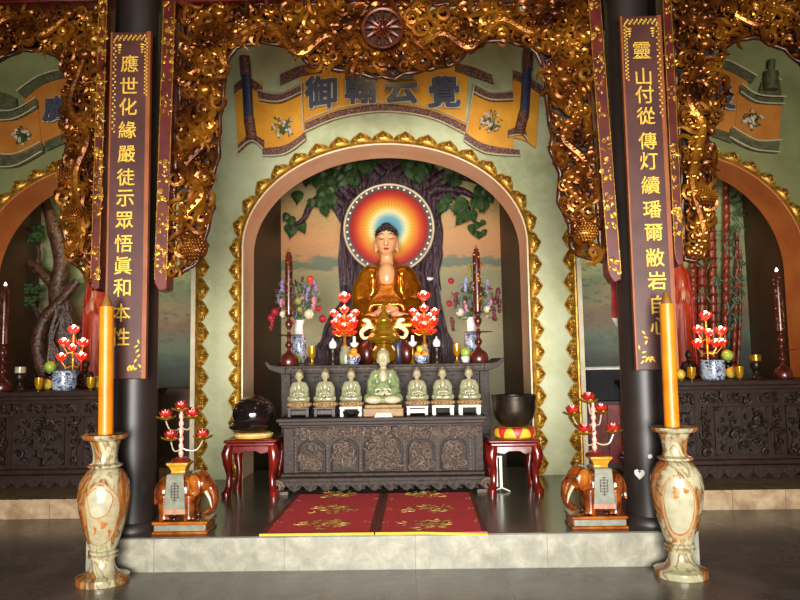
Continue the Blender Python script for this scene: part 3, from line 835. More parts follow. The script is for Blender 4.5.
def scroll_banner(label, segs, bands, lines, flowers, chars, rods, Y, ymat, bmat, cpos, csize, rodmat):
    t = thing('scroll_banner', label, 'wall banner', tuple(P(cpos[0], cpos[1], Y)))
    for k, (a, b_, off) in enumerate(segs): ribbon(a, b_, Y - off, 0.03).build('painted_panel', m[ymat], t, world=True, ang=0.4)
    for a, b_, off in bands: ribbon(a, b_, Y - off, 0.02).build('patterned_band', m[bmat], t, world=True, ang=0.4)
    lb = MB()
    for pl, off in lines: lb.tube([(lambda p: (p.x, Y - off, p.z))(P(q.x, q.y, Y)) for q in bez(pl, 6)], 0.008, 5)
    if lines: lb.build('cream_piping', m['bannerline'], t, world=True)
    for f in flowers: posy(f[0], f[1], f[2], Y - f[3], t, int(f[0]))
    for ch, x, y in chars:
        p = P(x, y, Y - 0.06)
        loc = (p.x - t.location.x, -0.055, p.z - t.location.z)
        g = glyph('mosaic_edge', ch, csize * S(Y), 0.005, m['mosaicedge'], t, loc, 0.02)
        g2 = glyph('mosaic_character', ch, csize * S(Y), 0.014, m['mosaic'], t, (loc[0], loc[1] - .006, loc[2]), 0.011)
    for (x0, y0, x1, y1, r, mt) in rods:
        a, b_ = P(x0, y0, Y - .06), P(x1, y1, Y - .06); rr = r * S(Y)
        MB().tube([a, b_], rr, 12).build('roller', m[mt], t, world=True)
    return t
Yb = YW - 0.034
segs = [([(300, 66), (340, 58), (385, 55), (430, 57), (468, 66)], [(305, 132), (340, 118), (385, 112), (430, 118), (465, 134)], 0.0),
        ([(259, 97), (280, 98), (302, 88)], [(262, 150), (285, 147), (305, 133)], 0.012), ([(473, 90), (490, 97), (513, 97)], [(465, 134), (485, 147), (513, 150)], 0.012),
        ([(234, 88), (247, 80), (262, 82)], [(238, 150), (252, 140), (264, 150)], 0.02), ([(513, 72), (526, 75), (540, 90)], [(510, 137), (524, 140), (536, 148)], 0.02)]
bands = [([(305, 123), (340, 110), (385, 104), (430, 110), (466, 125)], [(305, 132), (340, 118), (385, 112), (430, 118), (465, 134)], 0.03),
         ([(258, 92), (280, 94), (303, 84)], [(259, 101), (280, 103), (303, 93)], 0.035), ([(473, 84), (490, 93), (513, 92)], [(472, 93), (490, 101), (513, 101)], 0.035),
         ([(280, 75), (300, 66), (322, 64)], [(280, 85), (300, 76), (322, 72)], 0.02), ([(455, 62), (475, 68), (492, 75)], [(455, 71), (475, 77), (494, 84)], 0.02),
         ([(262, 148), (285, 145), (305, 132)], [(263, 156), (286, 154), (306, 140)], 0.035), ([(465, 132), (485, 144), (520, 150)], [(464, 141), (485, 153), (520, 156)], 0.035),
         ([(234, 85), (247, 77), (262, 86)], [(234, 93), (247, 86), (262, 95)], 0.04), ([(513, 70), (526, 75), (545, 88)], [(513, 79), (526, 84), (545, 97)], 0.04),
         ([(238, 145), (250, 134), (264, 140)], [(238, 153), (252, 142), (264, 150)], 0.04), ([(508, 130), (522, 126), (527, 134)], [(508, 137), (522, 135), (527, 142)], 0.045)]
lines = [([(305, 122), (340, 109), (385, 103), (430, 109), (466, 124)], 0.05), ([(305, 133), (340, 119), (385, 113), (430, 119), (465, 135)], 0.05),
         ([(258, 92), (280, 94), (303, 84)], 0.055), ([(259, 101), (280, 103), (303, 93)], 0.055), ([(473, 84), (490, 93), (513, 92)], 0.055), ([(472, 93), (490, 101), (513, 101)], 0.055),
         ([(263, 157), (286, 155), (306, 141)], 0.055), ([(464, 142), (485, 154), (520, 157)], 0.055), ([(238, 153), (252, 142), (264, 150)], 0.06), ([(508, 138), (522, 136), (527, 142)], 0.06), ([(302, 85), (304, 133)], 0.05), ([(474, 85), (466, 134)], 0.05),
         ([(280, 75), (300, 66), (322, 64)], 0.04), ([(455, 62), (475, 68), (492, 75)], 0.04)]
scroll_banner('ochre painted scroll banner with four mosaic characters above the central arch', segs, bands, lines, [(283, 126, 12, 0.035), (491, 122, 12, 0.035)],
              [('御', 321, 92), ('翰', 361, 88), ('云', 401, 89), ('覺', 444, 92)],
              [(246, 66, 249, 124, 5.0, 'bannerblue'), (244.5, 57, 246, 76, 5.6, 'bannerm'), (249, 118, 252, 140, 5.5, 'bannerm'), (528, 58, 524, 118, 4.8, 'bannerblue'), (528, 50, 527.5, 70, 5.6, 'bannerm'), (524, 112, 519, 134, 5.5, 'bannerm')],
              Yb, 'bannery', 'bannerm', (385, 110), 34, 'bannerblue')
Ys = YSIDE - 0.034
segs = [([(22, 95), (45, 80), (75, 73), (110, 75)], [(38, 150), (55, 140), (80, 133), (110, 132)], 0.0), ([(-15, 114), (15, 112), (37, 100)], [(-15, 160), (15, 162), (42, 148)], 0.012)]
bands = [([(18, 92), (42, 76), (75, 69), (110, 70)], [(24, 98), (45, 83), (75, 76), (110, 77)], 0.02), ([(-15, 112), (15, 111), (37, 99)], [(-15, 121), (15, 120), (38, 108)], 0.03), ([(-15, 152), (15, 155), (42, 143)], [(-15, 166), (15, 167), (44, 152)], 0.03), ([(-15, 90), (2, 92), (16, 98)], [(-15, 106), (2, 108), (17, 110)], 0.02), ([(44, 142), (62, 134), (85, 128)], [(46, 151), (64, 143), (85, 136)], 0.02)]
lines = [([(18, 92), (42, 76), (75, 69), (110, 70)], 0.04), ([(-15, 112), (15, 111), (37, 99)], 0.05), ([(-15, 121), (15, 120), (38, 108)], 0.05), ([(-15, 152), (15, 155), (42, 143)], 0.05), ([(-15, 166), (15, 167), (44, 152)], 0.05)]
scroll_banner('orange painted scroll banner on the dim wall above the left side arch', segs, bands, lines, [(22, 136, 10, 0.035)], [('廣', 56, 109)], [], Ys, 'bannero', 'bannerg', (40, 120), 27, 'bannerblue')
segs = [([(675, 66), (700, 62), (725, 66), (748, 80)], [(675, 125), (700, 128), (720, 133), (740, 140)], 0.0), ([(738, 88), (755, 98), (782, 102)], [(735, 136), (755, 145), (778, 148)], 0.012)]
bands = [([(675, 60), (700, 57), (728, 62), (756, 77)], [(675, 67), (700, 64), (726, 69), (752, 83)], 0.02), ([(740, 85), (757, 96), (784, 98)], [(739, 93), (756, 103), (783, 105)], 0.03), ([(731, 128), (755, 141), (780, 141)], [(728, 138), (752, 150), (778, 153)], 0.03), ([(675, 123), (700, 124), (733, 134)], [(675, 131), (700, 132), (732, 143)], 0.02),
         ([(762, 82), (772, 79), (780, 82)], [(758, 95), (770, 97), (782, 97)], 0.02)]
lines = [([(675, 60), (700, 57), (728, 62), (756, 77)], 0.04), ([(740, 85), (757, 96), (784, 98)], 0.05), ([(739, 93), (756, 103), (783, 105)], 0.05), ([(731, 128), (755, 141), (780, 141)], 0.05), ([(728, 138), (752, 150), (778, 153)], 0.05), ([(764, 72), (772, 70), (778, 73)], 0.04), ([(762, 80), (772, 78), (780, 81)], 0.04)]
scroll_banner('orange painted scroll banner on the dim wall above the right side arch', segs, bands, lines, [(753, 120, 10, 0.035)], [('炎', 722, 97)], [(772, 60, 771, 72, 3.5, 'bannerg'), (771.5, 72, 771, 90, 7, 'bannerg')], Ys, 'bannero', 'bannerg', (735, 110), 27, 'bannerblue')
# ------------------------------------------------------------------ seated figures
def buddha_parts(t, k, robe, skin, hair, big=False, legs_open=False, base=None, vox=0.055, hs=1.0):
    """seated cross-legged statue; k = metres per head height; base at z = 0"""
    def sc_(b, w=1.0): return b.xf(Matrix.Diagonal((k * w, k, k, 1)))
    def head(p):                                              # size and seat of the head
        x, y, z = p
        if z > 2.3: return (x * hs, y * hs, 2.3 + (z - 2.3) * hs - .06 - (hs - 1) * .6)
        return p
    s = MB()                                                  # flesh: head, neck, chest, hands, feet as one surface
    s.ell((0, -.02, 2.86), (.33, .36, .43), 20, 14); s.ell((0, -.1, 2.58), (.235, .24, .2), 16, 10)
    s.tube([(0, .02, 2.45), (0, .02, 2.2), (0, 0, 1.95)], [.2, .19, .3], 14)
    s.ell((0, -.17 if big else -.26, 1.72 if big else 1.55), (.33, .33, .42 if big else .58), 16, 12)
    for sx in (-1, 1):
        s.ell((sx * (.335 if big else .31), .0, 2.74), (.05, .1, .17), 8, 8)
        if big: s.ell((sx * .33, .0, 2.56), (.04, .06, .1), 8, 6)
        s.ell((sx * .13, -.325, 2.87), (.09, .05, .04), 10, 6)
        s.tube([(sx * .05, -.33, 2.97), (sx * .14, -.335, 2.99), (sx * .25, -.28, 2.95)], [.02, .028, .02], 6)
        # hands resting in the lap, fingers side by side, thumbs meeting
        s.ell((sx * .22, -.82, .74 + .05 * sx), (.2, .15, .09), 10, 7)
        for j in range(4):
            s.tube([(sx * .3, -.78 - .05 * j, .77 + .06 * sx - .03 * j), (sx * .05, -.86 - .05 * j, .74 + .06 * sx - .03 * j), (-sx * (.14 - .03 * j), -.84 - .045 * j, .73 + .06 * sx - .03 * j)], [.05, .045, .035], 6)
        s.tube([(sx * .26, -.78, .82), (sx * .12, -.82, .92), (0, -.82, .94)], [.05, .045, .035], 6)
        s.ell((sx * .42, -.72, .62), (.34, .16, .09), 10, 7)
    s.ell((0, -.375, 2.76), (.055, .075, .13), 10, 8); s.ell((0, -.4, 2.69), (.075, .06, .05), 10, 8)
    s.v = [head((x * (.84 if z < 2.1 else 1), y, z)) for x, y, z in s.v]
    sc_(s).fuse('body', skin, t, vox * .62 * k, 3)
    r = MB()                                                  # robe
    r.ell((0, .06, 1.4), (.78, .42, .8), 20, 14); r.ell((0, .1, 1.0), (.95, .5, .6), 18, 12)
    for sx in (-1, 1):
        r.ell((sx * .55, .04, 1.86), (.4, .34, .26), 14, 10)
        r.tube([(sx * .72, .02, 1.82), (sx * .98, -.02, 1.35), (sx * .98, -.32, .9), (sx * .45, -.72, .74)], [.28, .3, .26, .2], 12)
        r.tube([(sx * .95, 0, 1.2), (sx * 1.08, -.1, .75), (sx * 1.0, -.2, .5)], [.28, .26, .2], 10)
        r.tube([(sx * .3, 0, .42), (sx * .95, -.3, .42), (sx * 1.2, -.45, .36), (sx * .8, -.8, .34), (sx * .15, -.85, .36)], [.4, .38, .32, .27, .24], 12)
        # lapel of the open robe
        r.tube([(sx * .2, .02, 2.16), (sx * .34, -.3, 1.85), (sx * .3, -.46, 1.5), (sx * .2, -.52, 1.2)], [.07, .075, .075, .07], 8)
        for j in range(5):                                    # folds down the sleeves
            r.tube([(sx * (.5 + .1 * j), -.26 + .03 * j, 1.95 - .04 * j), (sx * (.66 + .1 * j), -.33 + .02 * j, 1.5), (sx * (.58 + .12 * j), -.5 + .06 * j, 1.12), (sx * (.52 + .15 * j), -.62 + .1 * j, .85)], [.045, .065, .065, .04], 6)
        for j in range(4):
            r.tube([(sx * .25, -.75 - .04 * j, .5 - .08 * j), (sx * .8, -.8 - .02 * j, .56 - .1 * j), (sx * 1.22, -.5, .5 - .1 * j)], [.03, .04, .03], 6)
    for j in range(-4, 5):                                    # fan of folds falling over the lap
        r.tube([(j * .03, -.46, 1.5), (j * .08, -.58, 1.28), (j * .13, -.76, 1.02), (j * .15, -.86, .84)], [.03, .055, .065, .04], 6)
    r.ell((0, -.35, .3), (1.15, .68, .3), 20, 8)
    sc_(r, .8).fuse('robe', robe, t, vox * k, 3)
    h = MB(); h.ell((0, .05, 3.0), (.345, .385, .335), 18, 12); h.ell((0, .1, 2.82), (.335, .29, .3), 14, 10); h.ell((0, .04, 3.3), (.17, .18, .12), 12, 8)
    rnd = random.Random(3)
    if big:
        for j in range(1, 7):
            for i in range(18):
                a = 2 * PI * (i + .5 * (j % 2)) / 18; e = j / 7 * PI / 2
                p = (.345 * math.cos(a) * math.cos(e), .05 + .385 * math.sin(a) * math.cos(e), 3.0 + .335 * math.sin(e))
                if p[1] < 0 and j < 2: continue
                h.ell(p, .034, 6, 5)
    h.v = [head(p) for p in h.v]
    sc_(h).build('hair', hair, t)
    mo = MB().ell((0, -.335, 2.575), (.095, .035, .022), 10, 6).ell((0, -.33, 2.545), (.07, .035, .025), 10, 6)
    mo.v = [head(p) for p in mo.v]; sc_(mo).build('mouth', m['lip'] if big else skin, t)
    if big:
        e = MB()
        for sx in (-1, 1):
            e.tube([(sx * .05, -.372, 2.855), (sx * .13, -.382, 2.84), (sx * .22, -.345, 2.855)], [.008, .016, .008], 6)
            e.tube([(sx * .05, -.352, 2.985), (sx * .14, -.365, 3.01), (sx * .26, -.305, 2.965)], [.01, .016, .008], 6)
        e.v = [head(p) for p in e.v]; sc_(e).build('painted_eyes', m['black'], t)
        b = MB()
        for sx in (-1, 1): b.tube([(sx * .26, .0, 2.2), (sx * .36, -.36, 1.86), (sx * .33, -.54, 1.5), (sx * .24, -.6, 1.2)], [.05, .06, .06, .05], 8)
        sc_(b, .8).build('robe_edge', m['robedark'], t)

def lotus_throne(t, r, z, mat, n=16, name='lotus_base', mat2=None, h=None):
    b = MB(); h = h or r * .35
    b.lathe([(r * .8, z), (r * .85, z + h * .15), (r * .7, z + h * .5), (r * .88, z + h * .9), (r * .8, z + h)], 28)
    for row, (zz, tilt) in enumerate(((z + h * .55, .5), (z + h * .42, -.5))):
        for k in range(n):
            a = 2 * PI * (k + .5 * row) / n
            R = Matrix.Rotation(a, 3, 'Z') @ Matrix.Rotation(tilt, 3, 'Y')
            c = R @ Vector((r * .82, 0, 0)); c.z = zz + (h * .15 if row == 0 else -h * .12)
            b.ell(c, (r * .1, r * .15, h * .4), 6, 5, 0, R)
    return b.build(name, mat, t)

# the great statue, its halo, and the relief tree behind
YBUD = 8.72
pb = P(388, 339, YBUD); kb = 35.5 * S(YBUD)
bt = thing('buddha_statue', 'large seated Buddha statue in a gilded robe in front of the halo', 'statue', (pb.x, YBUD, ZLEDGE))
seat = pb.z - ZLEDGE
holder = MB()
buddha_parts(bt, kb, m['robe'], m['skin'], m['darkhair'], True, hs=.95)
for c_ in list(bt.children): c_.location.z = seat
b = MB().lathe([(1.25 * kb, 0), (1.3 * kb, .03), (1.1 * kb, .08), (1.05 * kb, max(.1, seat - .16))], 32); b.build('pedestal', m['redlac'], bt)
lotus_throne(bt, 1.15 * kb, max(.05, seat - .2), m['robe'], 18, 'lotus_base', h=.22)
ph = P(389, 229, 9.05); 
ht = thing('halo', 'round painted halo of rainbow rays behind the large Buddha statue', 'halo', (ph.x, 9.02, ph.z))
u9 = S(9.02)
rotx = Matrix.Rotation(PI / 2, 4, 'X')
MB().lathe([(40 * u9, 0), (40 * u9, .02)], 64).xf(rotx).build('painted_disc', m['halo'], ht)
MB().lathe([(40 * u9, -.03), (40 * u9, .028), (44.6 * u9, .028), (44.6 * u9, -.03)], 64).xf(rotx).build('dark_band', m['haloband'], ht)
MB().tube([(45 * u9 * math.cos(2 * PI * k / 72), -.02, 45 * u9 * math.sin(2 * PI * k / 72)) for k in range(73)], 0.017, 8).build('rim', m['halorim'], ht)
bd = MB(); bd.ell((0, 0, 0), .0165, 8, 6); me = bd.mesh('bead'); me.polygons.foreach_set('use_smooth', [True] * len(me.polygons)); me.materials.append(m['pearl'])
for k in range(40):
    a = 2 * PI * (k + .5) / 40
    o = link(bpy.data.objects.new('bead', me)); o.parent = ht; o.location = (42.2 * u9 * math.sin(a), -.034, 42.2 * u9 * math.cos(a))

def leafmesh(b, c, L, ang, tilt, rnd):
    # heart-shaped pointed leaf with a folded midrib
    R = Matrix.Rotation(ang, 3, 'Y') @ Matrix.Rotation(tilt, 3, 'X')
    out = [(0, 0), (.28, -.06), (.42, .15), (.36, .42), (.18, .7), (.03, .9), (0, 1.15)]
    v = []
    for x, z in out: v.append(Vector(c) + R @ Vector((0, -.02 * L, -z * L)))
    n = len(out)
    for sx in (-1, 1):
        for x, z in out: v.append(Vector(c) + R @ Vector((sx * x * L, .12 * L * (1 if x else 0), -z * L)))
    f = []
    for i in range(n - 1):
        f.append((i, i + 1, n + i + 1, n + i)); f.append((i, 2 * n + i, 2 * n + i + 1, i + 1))
    b.add(v, f)
rnd = random.Random(21)
YT = YB - 0.06
pt = P(388, 362, YT)
tree = thing('relief_tree', 'purple-brown relief Bodhi tree with dark heart-shaped leaves behind the halo', 'tree', (pt.x, YT, ZLEDGE))
outl = [(300, 366), (316, 346), (330, 330), (341, 302), (338, 262), (341, 224), (330, 205), (322, 188), (345, 165), (390, 152), (430, 162), (452, 185), (446, 205), (437, 222), (438, 262), (441, 302), (448, 332), (458, 350), (472, 366)]
pw = P2(outl, YT)
b = MB(); b.prism(pw, YT - 0.02, YT + 0.05)
for k in range(70):                                            # bark ridges
    f = rnd.random(); q = []; rr = []
    z0 = rnd.uniform(0, .75); ln = rnd.uniform(.15, .4)
    for i in range(7):
        y = 362 - (362 - 170) * (z0 + ln * i / 6)
        if y < 165: y = 165
        l = 341 if y < 302 else 341 - (y - 302) * .62; r = 439 if y < 302 else 439 + (y - 302) * .45
        p = P(l + (r - l) * (f + .02 * math.sin(i * 1.3 + k)), y, YT)
        q.append((p.x, YT - .025, p.z)); rr.append(.012 + .035 * math.sin(PI * (i + .5) / 7))
    b.tube(q, rr, 6)
b.build('trunk', m['bark'], tree, world=True, ang=1.0)
b = MB()
brs = [[(352, 200), (330, 178), (305, 176), (286, 182)], [(350, 190), (322, 165), (300, 160)], [(345, 205), (328, 196), (312, 205), (304, 220), (294, 226)], [(428, 195), (450, 178), (470, 180), (484, 188)], [(430, 185), (455, 168), (482, 168)], [(434, 200), (450, 195), (464, 205), (474, 222)], [(395, 175), (420, 160), (450, 155)], [(385, 175), (360, 158), (330, 156)], [(436, 190), (462, 192), (480, 202)]]
for br in brs:
    q = bez(br, 5); n = len(q)
    b.tube([(lambda p: (p.x, YT - .05, p.z))(P(v.x, v.y, YT)) for v in q], [.07 * (1 - .8 * i / n) + .008 for i in range(n)], 7)
b.build('branch', m['bark'], tree, world=True, ang=1.0)
b = MB()
def leaves_at(cx, cy, n, R, Lp=14):
    for k in range(n):
        p = P(cx + rnd.uniform(-R, R), cy + rnd.uniform(-R, R) * .8, YT)
        leafmesh(b, (p.x, YT - rnd.uniform(.08, .2), p.z), rnd.uniform(.7, 1.1) * Lp * S(YT), rnd.uniform(-.8, .8), rnd.uniform(-.4, .3), rnd)
for c_ in ((304, 170, 9, 10), (322, 163, 12, 14), (340, 172, 12, 12), (325, 185, 9, 12), (330, 205, 5, 9), (318, 200, 3, 5), (345, 155, 10, 12), (375, 156, 7, 12), (405, 156, 7, 12), (435, 162, 12, 14), (455, 172, 9, 12), (474, 172, 8, 9), (450, 200, 5, 9), (462, 205, 5, 7), (485, 192, 6, 5), (478, 203, 4, 6), (468, 215, 3, 5), (415, 172, 8, 12), (360, 172, 8, 12)): leaves_at(*c_)
for x, y, L in ((291, 220, 13), (289, 228, 13), (293, 228, 16), (300, 226, 14), (288, 217, 10), (298, 195, 15), (294, 196, 10), (472, 228, 12), (478, 226, 10), (484, 224, 8), (484, 233, 7), (476, 235, 9), (482, 236, 8)):
    p = P(x, y - 3, YT); leafmesh(b, (p.x, YT - .04, p.z), L * S(YT), rnd.uniform(-.6, .6), -.2, rnd)
b.build('foliage', m['leafdark'], tree, world=True, ang=0.3)
MB().tube([(lambda p: (p.x, YT - .09, p.z))(P(x, y, YT)) for x, y in ((427, 279), (430, 280), (433, 279))], [.02, .028, .012], 6).build('knot', m['whitepaint'], tree, world=True)

# ------------------------------------------------------------------ central altar
def arch_poly(x0, x1, z0, z1, n=10):
    r = (x1 - x0) / 2; cx = (x0 + x1) / 2; hh = min(r * .8, (z1 - z0) * .5)
    return [(x0, z0)] + [(cx - r * math.cos(PI * i / n), z1 - hh + hh * math.sin(PI * i / n)) for i in range(n + 1)] + [(x1, z0)]
def scallop(x0, x1, ztop, zlow, n, amp):
    pts = [(x0, ztop), (x1, ztop)]
    N = n * 10
    for i in range(N + 1):
        t = i / N; x = x1 + (x0 - x1) * t
        pts.append((x, zlow + amp * abs(math.sin(PI * n * t)) - amp * .35 * abs(math.sin(2 * PI * n * t))))
    return pts
YA = 6.6
A0, A1 = XX(283, 450, YA), XX(483.5, 450, YA)
za = lambda y: ZZ(385, y, YA)
alt = thing('altar_table', 'lower carved altar table with five arched relief panels, the red mats before it', 'altar table', ((A0 + A1) / 2, YA + .25, ZP))
def px_x(x, Y=YA): return XX(x, 450, Y)
DA = 0.40
b = MB().box(A0, A1, YA + .02, YA + DA, za(473), za(426)); b.build('body', m['ebonyplain'], alt, world=True, bev=0.004)
b = MB().box(px_x(277), px_x(487), YA - .05, YA + DA + .02, za(420.5), za(417)).box(px_x(279), px_x(485.5), YA - .03, YA + DA, za(424), za(420.5)).box(px_x(281), px_x(484.5), YA - .01, YA + DA, za(426.5), za(424))
b.build('top', m['ebonyplain'], alt, world=True, bev=0.006)
b = MB().box(px_x(281), px_x(484.5), YA - .02, YA + DA, za(476), za(472)).box(px_x(279), px_x(485.5), YA - .05, YA + DA, za(481), za(476))
b.build('base_moulding', m['ebony'], alt, world=True, bev=0.012)
ap = MB().prism(scallop(px_x(279.5), px_x(485.5), za(480), za(489.5), 13, .055), YA - .06, YA - .03)
for k in range(26):
    x = px_x(284 + k * 8.0); 
    ap.tube([(x + .016 * math.cos(a * .9), YA - .066, za(485.5) + .016 * math.sin(a * .9)) for a in range(7)], .006, 5)
ap.build('scalloped_apron', m['ebony'], alt, world=True)
for sx, xx in ((-1, 283), (1, 482)):
    x = px_x(xx); q = []
    for i in range(18):
        a = i / 17 * 3.4 * PI; r = .065 * (1 - i / 20)
        q.append((x + sx * (.045 - r * math.cos(a)) + sx * .0, YA - .08, ZP + .075 + r * math.sin(a) * .9))
    MB().tube(q, [.016] * 18, 8).box(x - .06, x + .06, YA - .09, YA + .02, ZP + .001, ZP + .03).build('scroll_foot', m['ebonylight'], alt, world=True)
pan = [(298.5, 324.5, 439, 470.5), (331.5, 357.5, 439, 470.5), (363.5, 402, 434, 470.5), (408, 434, 439, 470.5), (441, 467, 439, 470.5)]
for i, (x0, x1, y1, y0) in enumerate(pan):
    pl = arch_poly(px_x(x0), px_x(x1), za(y0), za(y1))
    pb_ = MB().prism(pl, YA + .008, YA + .022).build('relief_panel', m['ebony'], alt, world=True)
    rl = carve(shrink(pl, .03), YA + .008, 60 if i == 2 else 38, 3, 8, .012, S(YA) * .8, random.Random(i + 40))
    rl.xf(alt.matrix_basis.inverted()); o = rl.build('carved_relief', m['ebonylight']); o.parent = pb_
    fr = MB(); ring = pl + [pl[0]]
    fr.tube([(x, YA + .003, z) for x, z in ring], .011, 6); fr.xf(alt.matrix_basis.inverted()); o = fr.build('panel_moulding', m['ebonyplain']); o.parent = pb_
fz = carve([(px_x(294), za(437)), (px_x(478), za(437)), (px_x(478), za(427.5)), (px_x(294), za(427.5))], YA + .02, 190, 3, 7, .014, S(YA) * .8, random.Random(9))
fz.build('carved_frieze', m['ebonylight'], alt, world=True)
for x0, x1 in ((283.5, 294), (475, 483.3)):
    MB().box(px_x(x0), px_x(x1), YA + .002, YA + .03, za(472), za(427)).build('corner_post', m['ebony'], alt, world=True, bev=.004)
for x0 in (295.5, 327.5, 360.5, 404.5, 437.0, 470.5):
    bb_ = MB()
    for k in range(9): bb_.ell((px_x(x0), YA + .016, za(470 - k * 3.6)), (.009, .009, .014), 6, 5)
    bb_.build('beaded_stile', m['ebonylight'], alt, world=True)

YU = 7.06; zu = lambda y: ZZ(385, y, YU); ux = lambda x: XX(x, 370, YU)
ZU = zu(364.2)
up = thing('altar_table', 'upper altar table with upturned scroll ends standing behind the lower altar table', 'altar table', (alt.location.x, YU + .4, ZP))
DU = .85
b = MB().box(ux(283), ux(486), YU - .02, YU + DU, zu(372.5), ZU); b.box(ux(272), ux(499), YU - .03, YU + DU, zu(367), ZU)
b.build('top', m['ebony'], up, world=True, bev=.006)
for sx, xs in ((-1, (286, 278, 270, 266, 265.5)), (1, (484, 492, 499, 503, 504))):
    poly = [(ux(xs[0]), zu(373)), (ux(xs[1]), zu(371)), (ux(xs[2]), zu(368)), (ux(xs[3]), zu(363)), (ux(xs[4]), zu(359.5)), (ux(xs[3] - sx * 2.5), zu(360)), (ux(xs[2] - sx * 1), zu(363)), (ux(xs[1]), zu(364.4)), (ux(xs[0]), zu(364.4))]
    MB().prism(poly, YU - .04, YU + DU).build('upturned_end', m['ebonyplain'], up, world=True, bev=.006)
fr = MB()
for k in range(28):
    x = ux(290 + k * 7.1)
    fr.tube([(x + .022 * math.cos(a * .8) * (1 - a / 12), YU - .035, zu(368.3) + .016 * math.sin(a * .8) * (1 - a / 12)) for a in range(9)], .005, 5)
fr.box(ux(288), ux(484), YU - .034, YU - .028, zu(368.3) - .003, zu(368.3) + .003)
fr.build('carved_edge', m['ebonylight'], up, world=True)
for x0, x1 in ((281.5, 290.5), (479.5, 489)):
    po = MB().box(ux(x0), ux(x1), YU, YU + .1, ZP, zu(372.5)).build('leg', m['ebony'], up, world=True, bev=.005)
MB().box(ux(290), ux(480), YU + .05, YU + .07, zu(419), zu(372)).build('apron_panel', m['ebonyplain'], up, world=True)
MB().box(ux(283), ux(487), YU + DU - .1, YU + DU, ZP, zu(373)).build('back_panel', m['ebonyplain'], up, world=True)
ft = MB(); 
for k in range(15):
    x0, x1 = ux(292 + k * 12.5), ux(302 + k * 12.5)
    for (ya, yb) in ((376, 387), (390, 401)):
        z0, z1 = zu(yb), zu(ya)
        for (p, q) in (((x0, z0), (x1, z0)), ((x0, z1), (x1, z1)), ((x0, z0), (x0, z1)), ((x0 + .03, (z0 + z1) / 2), (x1, (z0 + z1) / 2)), ((x1, (z0 + z1) / 2), (x1, z1))):
            ft.box(min(p[0], q[0]) - .006, max(p[0], q[0]) + .006, YU + .035, YU + .05, min(p[1], q[1]) - .006, max(p[1], q[1]) + .006)
ft.build('fretwork', m['ebony'], up, world=True)

# celadon statues on small stands, on the lower altar table
ZA = za(417); YSM = YA + .2
zs_ = lambda y: ZZ(385, y, YSM)
def stand(px, kind, label, w=22):
    p = P(px, 417, YSM); hw = w / 2 * S(YSM); h = (417 - 407.5) * S(YSM)
    t = thing('statue_stand', label, 'stand', (p.x, YSM, ZA), 0, 'small stands on the lower altar')
    mt = {'dark': 'darkwoodplain', 'white': 'whitepaint', 'maroon': 'darkred', 'lime': 'celadonpale'}[kind]
    MB().box(-hw, hw, -hw * .8, hw * .8, h - .022, h).build('top', m[mt], t, bev=.004)
    for sx in (-1, 1):
        for sy in (-1, 1):
            MB().box(sx * hw * .8 - .016, sx * hw * .8 + .016, sy * hw * .6 - .014, sy * hw * .6 + .014, 0, h - .02).build('leg', m['whitepaint' if kind == 'lime' else mt], t, bev=.003)
    if kind == 'white' and px < 384: pass
    if kind in ('dark', 'maroon'):
        MB().box(-hw * .95, hw * .95, -hw * .6, hw * .6, .012, h - .02).build('drum', m[mt], t, bev=.012)
    return t, h
def small_statue(first, px, label, h):
    p = P(px, 408, YSM)
    k = 9.6 * S(YSM)
    if first is None:
        t = thing('celadon_buddha', label, 'statue', (p.x, YSM, ZA + h), 0, 'row of small seated celadon statues')
        L = MB().lathe([(1.12 * k, 0), (1.16 * k, .012), (1.04 * k, .028), (1.1 * k, .05)], 28)
        for i in range(16):
            a = 2 * PI * i / 16; L.ell((1.1 * k * math.cos(a), 1.1 * k * math.sin(a), .026), (.02, .02, .018), 6, 5)
        L.build('lotus_base', m['tan'], t)
        buddha_parts(t, k, m['celadonpale'], m['creamdim'], m['brownhair'], vox=.07, hs=1.22)
        for c_ in t.children:
            if c_.name.split('.')[0] != 'lotus_base': c_.location.z = .045
        return t
    return dup(first, (p.x, YSM, ZA + h), 0, label)
specs = [(299.5, 'dark', 'leftmost small celadon Buddha statue of the row on the lower altar', 'dark glossy stand under the leftmost small celadon statue'),
         (325.5, 'dark', 'second small celadon Buddha statue from the left on the lower altar', 'dark glossy stand under the second celadon statue from the left'),
         (351.5, 'white', 'small celadon Buddha statue just left of the larger celadon one', 'white stand with two dark cups before it, left of the larger statue'),
         (417.5, 'maroon', 'small celadon Buddha statue just right of the larger celadon one', 'dark red stand under the celadon statue right of the larger one'),
         (443, 'lime', 'second small celadon Buddha statue from the right on the lower altar', 'pale green and white stand under the second celadon statue from the right'),
         (469.5, 'white', 'rightmost small celadon Buddha statue of the row on the lower altar', 'white stool-like stand under the rightmost celadon statue')]
first = None
for px, kind, l1, l2 in specs:
    t, h = stand(px, kind, l2)
    s_ = small_statue(first, px, l1, h)
    if first is None: first = s_
pc = P(384, 417, YSM - .02); kc = 16.2 * S(YSM)
t = thing('rock_pedestal', 'low tan rock-like pedestal under the larger celadon statue', 'stand', (pc.x, YSM - .02, ZA))
hb = 11.5 * S(YSM)
MB().box(-.19, .19, -.14, .14, 0, hb * .7).box(-.175, .175, -.13, .13, hb * .7, hb).build('block', m['tan'], t, bev=.01)
t = thing('celadon_buddha', 'larger celadon Buddha statue in the middle of the lower altar, hands joined', 'statue', (pc.x, YSM - .02, ZA + hb))
buddha_parts(t, kc, m['celadon'], m['cream'], m['creamdim'], vox=.06, hs=1.15)
b = MB()
for sx in (-1, 1): b.ell((sx * .55 * kc, -.98 * kc, .3 * kc), (.5 * kc, .2 * kc, .24 * kc), 14, 10)
b.build('lap_hem', m['cream'], t)
